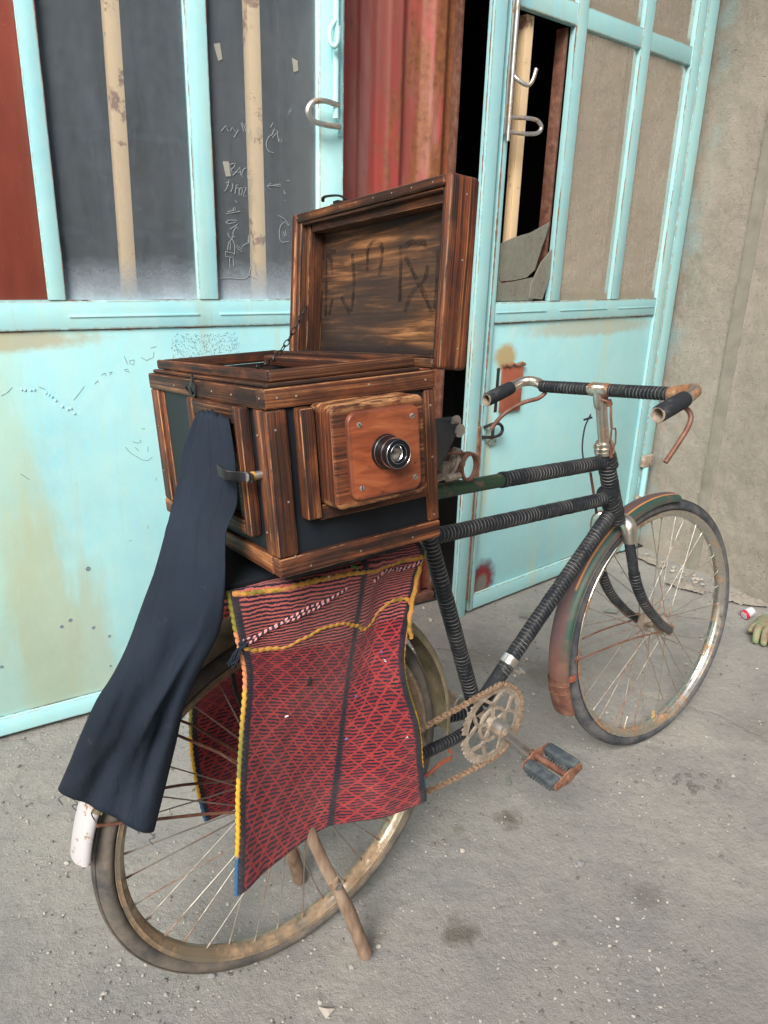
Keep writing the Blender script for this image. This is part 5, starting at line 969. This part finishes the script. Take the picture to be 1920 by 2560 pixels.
b.tube([SFc.p(.244+.0085*math.cos(R_(a)), .0075+.003*math.sin(R_(a)), -.014+.0075*math.sin(R_(a))) for a in range(0, 360, 30)], .0016, 8, True); b.build('swivel_clasp', MAT['iron'], cmr)

# lid
LH, LT, LW_ = .261, .0535, BD
lid = MB()
lid.box(LID, (0, .0003, .0), (.0155, LT, LH), .007, 2, seg=4); lid_o = lid.build('lid', WL, cmr)
def lbx(name, lo, hi, mat, bev=.003, ax=None, par=lid_o): b = MB(); b.box(LID, lo, hi, bev, ax, seg=3); return b.build(name, mat, par)
lbx('lid_board', (.0157, 0, LH-.0155), (LW_-.0155, LT-.001, LH-.0004), WK, .004); lbx('lid_board', (.0157, 0, .0004), (LW_-.0155, LT-.001, .0150), WK, .004); lbx('lid_board', (LW_-.0153, 0, 0), (LW_, LT, LH), WL, .005, 2)
lbx('lid_back', (.0150, LT-.0080, .0148), (LW_-.0150, LT-.0012, LH-.0150), MAT['ply'], 0)
for (x0, x1, z0, z1, ax) in ((.0158, .0215, .0152, LH-.0158, 2), (LW_-.0290, LW_-.0156, .0152, LH-.0158, 2), (.0218, LW_-.0292, LH-.0205, LH-.0158, 0), (.0218, LW_-.0292, .0152, .0190, 0)):
    lbx('inner_lip', (x0, .0045, z0), (x1, LT-.0085, z1), WK if ax == 0 else WK, .002, ax)
for (x0, x1, z0, z1) in ((LW_-.044, LW_-.0293, .0192, LH-.0207), (.0218, LW_-.0506, LH-.0330, LH-.0208)): lbx('inner_facing', (x0, .0150, z0), (x1, LT-.0085, z1), WK, .001)
b = MB()
for s in LIDMARK:
    pp = cr([(p[0], 0, p[1]) for p in s], 5); l, r = [], []
    for i, p in enumerate(pp):
        d = (pp[min(i+1, len(pp)-1)]-pp[max(i-1, 0)]); d.normalize(); nn_ = V((-d.z, 0, d.x))*(.0046+.0018*mnoise.noise(p*60)); l.append(p+nn_); r.append(p-nn_)
    clamp = lambda p: LID.p(min(max(p.x, .023), LW_-.052), LT-.0084, min(max(p.z, .020), LH-.034))
    b.grid([[clamp(a), clamp(c)] for a, c in zip(l, r)])
b.build('brush_marks', MAT['mark'], lid_o)
LFn = Fr(LID.o, LID.y, -LID.x, LID.z)    # near end face of lid
for x, z in ((.030, .236), (.030, .150), (.033, .030)): screw(x, z, LFn, -.0001, .0022, lid_o, False)
for k in range(9): 
    b = MB(); c = LID.p(.04+.05*k, .0, LH-.008); b.sweep(c, LID.x, LID.z, -LID.y, [(0, .0006), (.0010, .0004), (.0014, 0)], 0, 360, 10); b.build('nail', MAT['screw'], lid_o)
# strap and hasp on lid top, ring at its back
b = MB(); b.prism(Fr(LID.p(.31, .022, LH), LID.x, LID.z, LID.y), [(-.030, -.010), (.030, -.012), (.034, 0), (.030, .012), (-.020, .013), (-.034, .0)], 0.0, .0035, .001); b.tube([LID.p(p) for p in cr([(.285, .010, LH+.004), (.295, .0, LH+.010), (.335, -.004, LH+.013), (.355, .004, LH+.010)], 4)], .003, 8, flat=.6); b.box(LID, (.318, .012, LH+.003), (.335, .030, LH+.009), .0015); b.build('lid_hasp', MAT['iron'], lid_o)
b = MB(); b.tube([LID.p(.04+.0, LT+.002+.014*math.sin(R_(a)), .040+.016*math.cos(R_(a))) for a in range(0, 360, 24)], .0026, 8, True); b.build('lid_ring', MAT['iron'], lid_o)
for z_ in (.06, .40):
    b = MB(); b.tube([KB.p(BL+.004, z_-.015, .002), KB.p(BL+.004, z_+.015, .002)], .0035, 10); b.box(KB, (BL-.012, z_-.014, .0003), (BL+.003, z_+.014, .0018), .0004); b.build('hinge', MAT['iron'], cmr)
# chain stay of lid
c0 = LID.p(.418, .012, .096); c1 = KB.p(.060, .405, .010); c1 = KB.p(.145, .330, .003); n = 13; b = MB()
pts = [c0+(c1-c0)*(i/n)+V((0, 0, -.028*math.sin(math.pi*i/n)*(.6+.4*i/n))) for i in range(n+1)]
for i in range(n):
    p0, p1 = pts[i], pts[i+1]; d = (p1-p0); l = d.length*.62; d.normalize(); s1 = d.cross(V((.3, .2, .9))).normalized(); s2 = d.cross(s1); e = s1 if i % 2 else s2; mid = (p0+p1)/2
    b.tube([mid+d*l*math.cos(R_(a))*(1.0)+e*.0042*math.sin(R_(a)) for a in range(0, 360, 36)], .0011, 6, True)
b.build('lid_chain', MAT['iron'], cmr)
# cloth sleeve
rings = [(KB.p(.012, .19, -.082), KB.p(.012, .120, -.076)), (KB.p(-.004, .198, -.080), KB.p(-.004, .108, -.070))]+[(BK.p(a), BK.p(c)) for a, c in SLEEVE]
Ls = cr([r[0] for r in rings], 7); Rs = cr([r[1] for r in rings], 7); nR = len(Ls); NT = 84; P_ = []
for i in range(nR):
    a, c = Ls[i], Rs[i]; C_m = (a+c)/2; h = (c-a)/2; ax = ((Ls[min(i+1, nR-1)]+Rs[min(i+1, nR-1)])-(Ls[max(i-1, 0)]+Rs[max(i-1, 0)])).normalized()
    d = ax.cross(h).normalized()
    if d.dot(V((.25, -.95, .1))) < 0: d = -d
    v = i/(nR-1); T = .005+.009*min(1, v*4)+.015*max(0, min(1, (v-.5)/.3))*(1-.7*max(0, (v-.85)/.15)); row = []
    for k in range(NT):
        th = 2*math.pi*k/NT; cx, sx = math.cos(th), math.sin(th); cx = math.copysign(abs(cx)**(1-.3*min(1, v*2)), cx)
        f1 = math.exp(-((v-.12)/.22)**2)
        # pleats gathered at the hole, running down and fading
        q = cx*4.6+v*1.2; ple = (abs(math.sin(q*1.9))**.6-.55)*.012*(f1+.40*(1-v))*min(1, .25+v*7) if sx > 0 else (abs(math.sin(cx*5+1))**.7-.5)*.006*f1
        fold = .010*math.sin(cx*3.1+v*5.0+.6)*min(1, v*v*2.2)*(sx > 0)+.017*math.exp(-abs((cx-.25+.9*(v-.8)*2.6)/.13)**1.3)*math.exp(-((v-.80)/.17)**2)*(1 if sx > 0 else 0)-.015*math.exp(-((cx-.55+.8*(v-.86))/.12)**2)*math.exp(-((v-.87)/.09)**2)*(sx > 0)+.012*math.exp(-abs((cx+.35-.9*(v-.4))/.10)**1.3)*math.exp(-((v-.45)/.22)**2)*(sx > 0)
        nz_ = .0045*mnoise.noise(V((cx*3, v*9, sx)))
        hx_ = cx if abs(cx) < 1 else cx
        row.append(C_m+h*cx*(1+.0*v)+d*(sx*T*(.55+.45*abs(sx))+(ple+fold+nz_)*abs(sx)**.35))
    row.append(row[0].copy()); P_.append(row)
b = MB(); circ = .42; b.grid(P_, [circ*k/NT for k in range(NT+1)], [.95*i/(nR-1) for i in range(nR)])
sl = b.build('cloth_sleeve', MAT['navy'], cmr, sharp=180); md = sl.modifiers.new('thick', 'SOLIDIFY'); md.thickness = .0012; md.offset = -1
hem = P_[-1]
for k, (dx, l) in ((44, (0, .03)), (60, (0, .05)), (70, (0, .035)), (8, (0, .022)), (30, (0, .02))):
    p = hem[k]; b = MB(); b.tube(cr([p, p+V((.006, 0, -l*.4)), p+V((-.004, .004, -l*.75)), p+V((.003, 0, -l))], 4), .0006, 4); b.build('loose_thread', MAT['ink'], sl)

# ================================================================== BOARD AND BLOCK UNDER THE CAMERA
bd = thing('wooden_board', 'black painted board lying on the rack between the woven rug and the box camera', 'board', BK.p(0, .490, 0))
b = MB(); b.box(Fr(BK.p(0, 0, 0), BK.x, BK.y, BK.z), (-.160, .4885, -.05), (.215, .4995, .121), .003); b.build('board_top', BKB, bd)
b = MB(); f = Fr(KB.p(.03, .05, -BH-.001), KB.x, KB.y, KB.z); b.box(f, (0, 0, -.024), (.2, .14, 0), .002); b.build('spacer_block', MAT['black'], bd)
# ================================================================== WOVEN RUG
rug = thing('woven_rug', 'red and navy woven rug with ochre braids hanging over the rear wheel', 'rug', BK.p(.03, .48, 0))
def surf(rows, nc, nr, bulge=0.0):
    cols = [cr([rows[i][j] for i in range(len(rows))], nr) for j in range(len(rows[0]))]
    out = []
    for i in range(len(cols[0])):
        t = i/(len(cols[0])-1); p = [c[i] for c in cols]
        if len(p) == 3:
            mid1 = (p[0]+p[1])/2+V((0, 0, .012*math.sin(t*5+.5)*min(1, t*3))); mid2 = (p[1]+p[2])/2+V((0, .0, .016*math.sin(t*6+2.5)*min(1, t*3))); p = [p[0], mid1, p[1], mid2, p[2]]
        out.append(cr(p, nc))
    return out
rr_ = [[(a[0], .4845, .085) for a in RUG[0]]]+[[(a[0], min(a[1], .4850), a[2]-.006*(i == 0)) for a in r] for i, r in enumerate(RUG)]
S_ = surf([[V(p) for p in r] for r in rr_], 9, 9); nR, nC = len(S_), len(S_[0])
def ucoord(j): t = j/(nC-1)*4; return [0, .126, .252, .33, .406][int(t)]+(([0, .126, .252, .33, .406]+[.406])[int(t)+1]-[0, .126, .252, .33, .406][int(t)])*(t-int(t))
us = [ucoord(j) for j in range(nC)]; vs_ = [0]
for i in range(1, nR): vs_.append(vs_[-1]+(S_[i][nC//2]-S_[i-1][nC//2]).length*1.0)
o_r = .055; tot = vs_[-1]; vs_ = [v*.60/tot-o_r for v in vs_]
for i in range(nR):
    for j in range(nC): S_[i][j] = S_[i][j]+V((0, 0, .0035*mnoise.noise(V((j*.35, i*.12, 5)))))
WS = [[BK.p(p) for p in r] for r in S_]
b = MB(); b.grid(WS, us, vs_); pn = b.build('near_panel', MAT['rug'], rug, sharp=180); md = pn.modifiers.new('thick', 'SOLIDIFY'); md.thickness = .005; md.offset = -1
def yarn(mb, pts, r, ph=0): mb.tube(pts, r, 10, rip=lambda u, a: .22*math.sin(u/.0085*2*math.pi*.5+a*1+ph))
i1 = min(range(nR), key=lambda i: abs(vs_[i]-.008)); i2 = min(range(nR), key=lambda i: abs(vs_[i]-.118))
for ii in (i1, i2):
    b = MB(); rowp = [WS[min(nR-1, max(0, ii+int(round(.9*math.sin(j*.35)))))][j]+BK.z*.002 for j in range(nC)]; rowp = [(rowp[max(j-1, 0)]+rowp[j]*2+rowp[min(j+1, nC-1)])/4 for j in range(nC)]; rowp = cr(rowp, 5)
    b.tube(rowp, .0042, 9, rip=lambda u, a: .32*abs(math.sin(u/.0125*math.pi))-.1); b.build('ochre_braid', MAT['ochre'], rug)
i0 = 12
for j, nm in ((0, 'edge_braid'), (nC-1, 'edge_braid')):
    b = MB(); pp = cr([WS[i][j]+BK.x*(-.002 if j == 0 else .002) for i in range(8, nR)], 4); b.tube(pp, (.0038 if j == 0 else .0030), 9, rip=lambda u, a: .22*math.sin(u/.006*2*math.pi*.5+a)); b.build(nm, MAT['yarn'], rug)
def onrug(u, v, o=.004):
    i = min(range(nR), key=lambda k: abs(vs_[k]-v)); j = min(range(nC), key=lambda k: abs(us[k]-u)); return WS[i][j]+BK.z*o
for du, (u0, v0, u1, v1) in enumerate(((.0, .098, .215, .026), (.0, .104, .20, .034), (.28, .030, .40, .014), (.30, .022, .395, .022))):
    b = MB(); n = 22; pts = []
    for k in range(n+1): t = k/n; pts.append(onrug(u0+(u1-u0)*t, v0+(v1-v0)*t+.004*math.sin(t*9+du), .0055+.001*du))
    pts = [(pts[max(k-1, 0)]+pts[k]+pts[min(k+1, n)])/3 for k in range(n+1)]; b.tube(cr(pts, 3), .0021, 8, rip=lambda u, a: .3*math.sin(u/.009*math.pi+a)); b.build('lacing_cord', MAT['cord'], rug)
b = MB(); k0 = onrug(.0, .10, .008)
for k in range(7): a = k*.9; b.tube(cr([k0, k0+V((-.010-.004*math.sin(a), -.004, -.012-.004*k*.5)), k0+V((-.018-.006*math.cos(a), .002, -.034-.004*(k % 3)))], 4), .0011, 5)
b.tube([k0+V((.004*math.cos(t), 0, .004*math.sin(t))) for t in (0, 1, 2, 3, 4, 5)], .003, 6, True); b.build('tassel', MAT['navy'], rug)
b = MB(); k0 = onrug(.406, .03, .004)
b.tube(cr([k0+BK.y*.02, k0, k0-BK.y*.05-BK.x*.012, k0-BK.y*.10-BK.x*.02, k0-BK.y*.13-BK.x*.014], 6), .0042, 9, rip=lambda u, a: .25*math.sin(u/.006*math.pi+a)); b.build('end_cord', MAT['ochre'], rug)
q = rng(4)
for (u, v, mt, r) in ((.22, -.002, 'greenf', .006), (.165, .003, 'pinkw', .004), (.345, .205, 'blue', .0035), (.355, .215, 'pinkw', .004), (.275, .265, 'blue', .0032), (.10, .305, 'pinkw', .0045), (.262, .35, 'blue', .0038), (.375, .36, 'pinkw', .003), (.38, .17, 'blue', .003), (.14, .22, 'ink', .005)):
    b = MB(); c = onrug(u, v, .0045); b.tube([c+V((q.uniform(-r, r), 0, q.uniform(-r, r)))*1.2 for _ in range(9)], r*.28, 5); b.build('wool_tuft', MAT[mt], rug)
# top strip over rack and far panel
b = MB(); xs_ = [-.148+.35*k/12 for k in range(13)]; zz = [.086, .05, 0, -.05, -.09]; b.grid([[BK.p(x, .4825+.001*math.sin(x*40), z) for x in xs_] for z in zz], [x+.15 for x in xs_], [.3, .35, .4, .45, .5]); tp = b.build('top_strip', MAT['rug'], rug)
fr2 = [[(-.120, .4825, -.09), (.21, .4825, -.09)], [(-.115, .44, -.112), (.2, .44, -.112)], [(-.110, .34, -.108), (.18, .34, -.11)], [(-.112, .235, -.105), (.19, .25, -.11)]]+[[tuple(r[0]), (.2, r[0][1]-.02, -.11)] for r in FARRUG[1:]]
fr2 = [[r[0], ((r[0][0]*2+r[1][0])/3, (r[0][1]*2+r[1][1])/3, r[0][2]-.004), ((r[0][0]+r[1][0]*2)/3, (r[0][1]+r[1][1]*2)/3, r[0][2]-.012), r[1]] for r in fr2]
S2 = [cr([V(p) for p in r], 8) for r in zip(*[cr([V(r[j]) for r in fr2], 7) for j in range(4)])]
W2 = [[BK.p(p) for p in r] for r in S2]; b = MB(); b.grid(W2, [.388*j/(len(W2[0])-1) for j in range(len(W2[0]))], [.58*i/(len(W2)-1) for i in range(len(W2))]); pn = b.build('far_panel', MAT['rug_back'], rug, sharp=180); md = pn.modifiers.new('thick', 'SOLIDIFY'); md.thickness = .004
b = MB(); b.tube(cr([r[0] for r in W2[6:]], 3), .004, 9, rip=lambda u, a: .22*math.sin(u/.006*math.pi+a)); b.build('edge_braid', MAT['yarn'], rug)

# ================================================================== SMALL THINGS ON THE GROUND
def stone(x, y, r, seed, label, mat='stone', sx=1.1, sz=.6): b = MB(); rock(b, (x, y, -.003), r, seed, sx, sz); tag(b.build('stone', MAT[mat], smooth=False), label, 'stone', 'loose stones on the ground')
stone(-.078, .966, .0135, 11, 'pale grey stone at the bottom edge, below the rear wheel and stand', 'stone', 1.2)
stone(1.051, 2.232, .010, 12, 'pale stone lying to the right of the front wheel', 'stone')
stone(.573, 1.855, .010, 13, 'cream stone between the pedal and the front tyre', 'stone'); stone(.49, 2.02, .009, 14, 'triangular pale stone beside the lower end of the down tube', 'stone')
stone(.205, 1.36, .009, 15, 'brownish stone right of the rear wheel and stand', 'stone'); stone(.19, 2.50, .014, 16, 'white stone under the red corrugated sheet behind the seat tube', 'stone')
stone(-.30, 1.03, .008, 17, 'small grey stone in front of the rear tyre', 'stone2'); stone(.47, 1.33, .011, 18, 'grey stone on the open ground below the pedal', 'stone2', 1.5)
stone(.115, 2.28, .008, 19, 'small pale stone beside the seat tube and chain', 'stone')
def shard_(pts, label, x, y, col='glassR'):
    b = MB(); f = Fr((x, y, .001), (1, 0, 0), (0, 0, 1), (0, 1, 0)); b.prism(f, pts, 0, .0025); tag(b.build('glass_piece', MAT[col]), label, 'broken glass', 'broken glass on the ground')
shard_([(-.05, -.015), (.03, -.03), (.055, .0), (.02, .03), (-.045, .02)], 'flat greenish glass piece on the ground by the foot of the turquoise gate', .58, 2.56, 'shard')
shard_([(-.03, -.01), (.02, -.02), (.035, .005), (.0, .02)], 'small clear glass piece seen through the front wheel near the fork', .90, 2.62, 'shard')
shard_([(-.014, -.010), (.012, -.006), (.016, .006), (-.008, .010)], 'tiny greenish glass piece right under the front tyre', .70, 1.785, 'shard')
shard_([(-.007, -.014), (.008, -.012), (.005, .012), (-.004, .014)], 'narrow glass sliver on the ground below the chainring', .345, 1.60, 'shard')
shard_([(-.012, -.009), (.013, -.006), (.011, .008), (-.010, .009)], 'whitish glass chip right of the rear wheel rim', .20, 1.42, 'shard')
# dry leaf stuck in the front wheel
b = MB(); lp_ = [(0, -.022), (.004, -.014), (.010, -.012), (.007, -.004), (.012, .002), (.006, .006), (.009, .014), (0, .022), (-.008, .014), (-.005, .006), (-.011, .001), (-.006, -.004), (-.009, -.012), (-.003, -.014)]
f = Fr(FK.p(.035, -.30, -.006), FK.x, FK.z, FK.y).rot('y', 10); b.prism(f, lp_, 0, .0008); tag(b.build('dry_leaf', MAT['leaf']), 'dry brown leaf caught on the rim inside the front wheel', 'leaf')
# grey rags by the wall
def rag(x, y, rz, L, wd, seed, label):
    b = MB(); q = rng(seed); nI, nJ = 26, 14; P_ = []
    for i in range(nI+1):
        r = []
        for j in range(nJ+1):
            s_, t_ = i/nI-.5, j/nJ-.5; X_ = s_*L; Y_ = t_*wd*(1-.5*abs(s_)+.3*mnoise.noise(V((s_*4, seed, 0)))); h = .002+max(0, .030*(1-(2*t_)**2)*(1-(2*s_)**2*.8)*(.55+.8*mnoise.noise(V((s_*7+seed, t_*9, 1))))+.010*abs(mnoise.noise(V((s_*16, t_*14, seed)))))
            r.append(V((x+X_*math.cos(rz)-Y_*math.sin(rz), y+X_*math.sin(rz)+Y_*math.cos(rz), h)))
        P_.append(r)
    b.grid(P_); o = b.build('rag', MAT['cloth_g'], sharp=180); tag(o, label, 'rag')
rag(1.47, 2.755, R_(-22), .20, .085, 3, 'twisted grey rag right of the front wheel at the wall foot')
rag(1.29, 2.87, R_(-40), .16, .07, 8, 'dusty crumpled rag seen through the front wheel spokes by the wall')
rag(1.23, 3.14, R_(-60), .16, .05, 12, 'torn dusty paper and cloth litter at the wall foot near the gate hinge')
# crushed tin
b = MB(); c = V((1.428, 2.60, .019)); ax = V((.8, .25, .35)).normalized(); s1 = ax.cross(V((0, 0, 1))).normalized(); s2 = ax.cross(s1)
b.sweep(c, s1, s2, ax, [(.0, -.022), (.015, -.022), (.019, -.018), (.0185, .005), (.016, .022), (0, .024)], 0, 360, 20); tn = b.build('crushed_tin', MAT['tin'], recalc=True); tag(tn, 'crushed white tin with a red rim beside the glove', 'tin')
b = MB(); b.sweep(c, s1, s2, ax, [(.0195, -.0215), (.0202, -.018), (.0200, -.010), (.0192, -.008)], 0, 360, 20); b.build('red_rim', MAT['redtin'], tn)
# work glove lying on the ground
gl = MB(); gc = V((1.392, 2.452, .0)); gx = V((.86, -.50, 0)).normalized(); gy = V((.50, .86, 0)).normalized()
def gp_(a, b_, c_): return gc+gx*a*1.25+gy*b_*1.25+V((0, 0, c_*1.25))
P_ = []
for i in range(15):
    t = i/14; w_ = .038+.010*math.sin(t*3.0); hh = .028+.012*math.sin(t*2.6+.3); row = []
    for k in range(20): a = 2*math.pi*k/20; row.append(gp_(.035+math.cos(a)*w_, -.035+.125*t, .020+math.sin(a)*hh*.62+.002*mnoise.noise(V((k*.5, t*6, 0)))))
    row.append(row[0]); P_.append(row)
gl.grid(P_); gl.tube([gp_(.035, -.036, .018), gp_(.035, -.042, .016)], [.034, .02], 16, flat=.6)
for k in range(4):
    x0 = .003+.0215*k; gl.tube([gp_(*p) for p in cr([(x0, -.010, .034), (x0-.001, -.032, .034), (x0-.001, -.050, .024), (x0, -.054-.003*(k == 1), .010), (x0+.001, -.046, .004)], 5)], lambda i: .0142-.0002*i, 12)
gl.tube([gp_(*p) for p in cr([(-.002, .03, .024), (-.012, .010, .022), (-.016, -.012, .014)], 5)], .0115, 12)
tag(gl.build('work_glove', MAT['glove'], sharp=180), 'dirty olive work glove with curled fingers lying at the right edge', 'glove')
# broken concrete crumbs and a stick on the ground
b = MB(); q = rng(21)
for k in range(16): rock(b, (.80+.10*(q.random()-.5)+.012*k*.4, 1.66+.07*(q.random()-.5)-.004*k, -.003), .004+.007*q.random(), 300+k, 1.3, .4)
tag(b.build('mortar_crumbs', MAT['grit2'], smooth=False), 'cluster of brown mortar crumbs on the ground in front of the front wheel', 'rubble', kind='stuff')
b = MB(); b.tube(cr([(.40, 1.70, .003), (.425, 1.69, .004), (.46, 1.655, .003)], 5), .0045, 7, flat=.5); tag(b.build('twig', MAT['grit2']), 'dark flat twig lying on the ground behind the pedal', 'twig')
b = MB(); b.tube(cr([(.36, 1.76, .001), (.39, 1.735, .001), (.40, 1.70, .001), (.395, 1.66, .001)], 6), .0010, 4); tag(b.build('wire', MAT['grit2']), 'thin curved wire on the ground between the chain and the pedal', 'wire')
# wall-foot rubble
b = MB(); q = rng(33)
for k in range(70):
    t = q.random(); base = V((1.25, 3.28, 0)).lerp(V((1.56, 2.72, 0)), t); rock(b, (base.x-.02-.09*q.random(), base.y-.03*q.random(), -.003), .004+.012*q.random()**3, 500+k, 1.2, .5)
for k in range(60):
    t = q.random(); base = V((.16, 2.62, 0)).lerp(V((1.2, 3.34, 0)), t); rock(b, (base.x+.02*q.random(), base.y-.05*q.random(), -.003), .003+.008*q.random()**3, 600+k, 1.2, .5)
tag(b.build('rubble', MAT['stone'], smooth=False), 'crumbled plaster and grit along the foot of the wall and gate', 'rubble', kind='stuff')
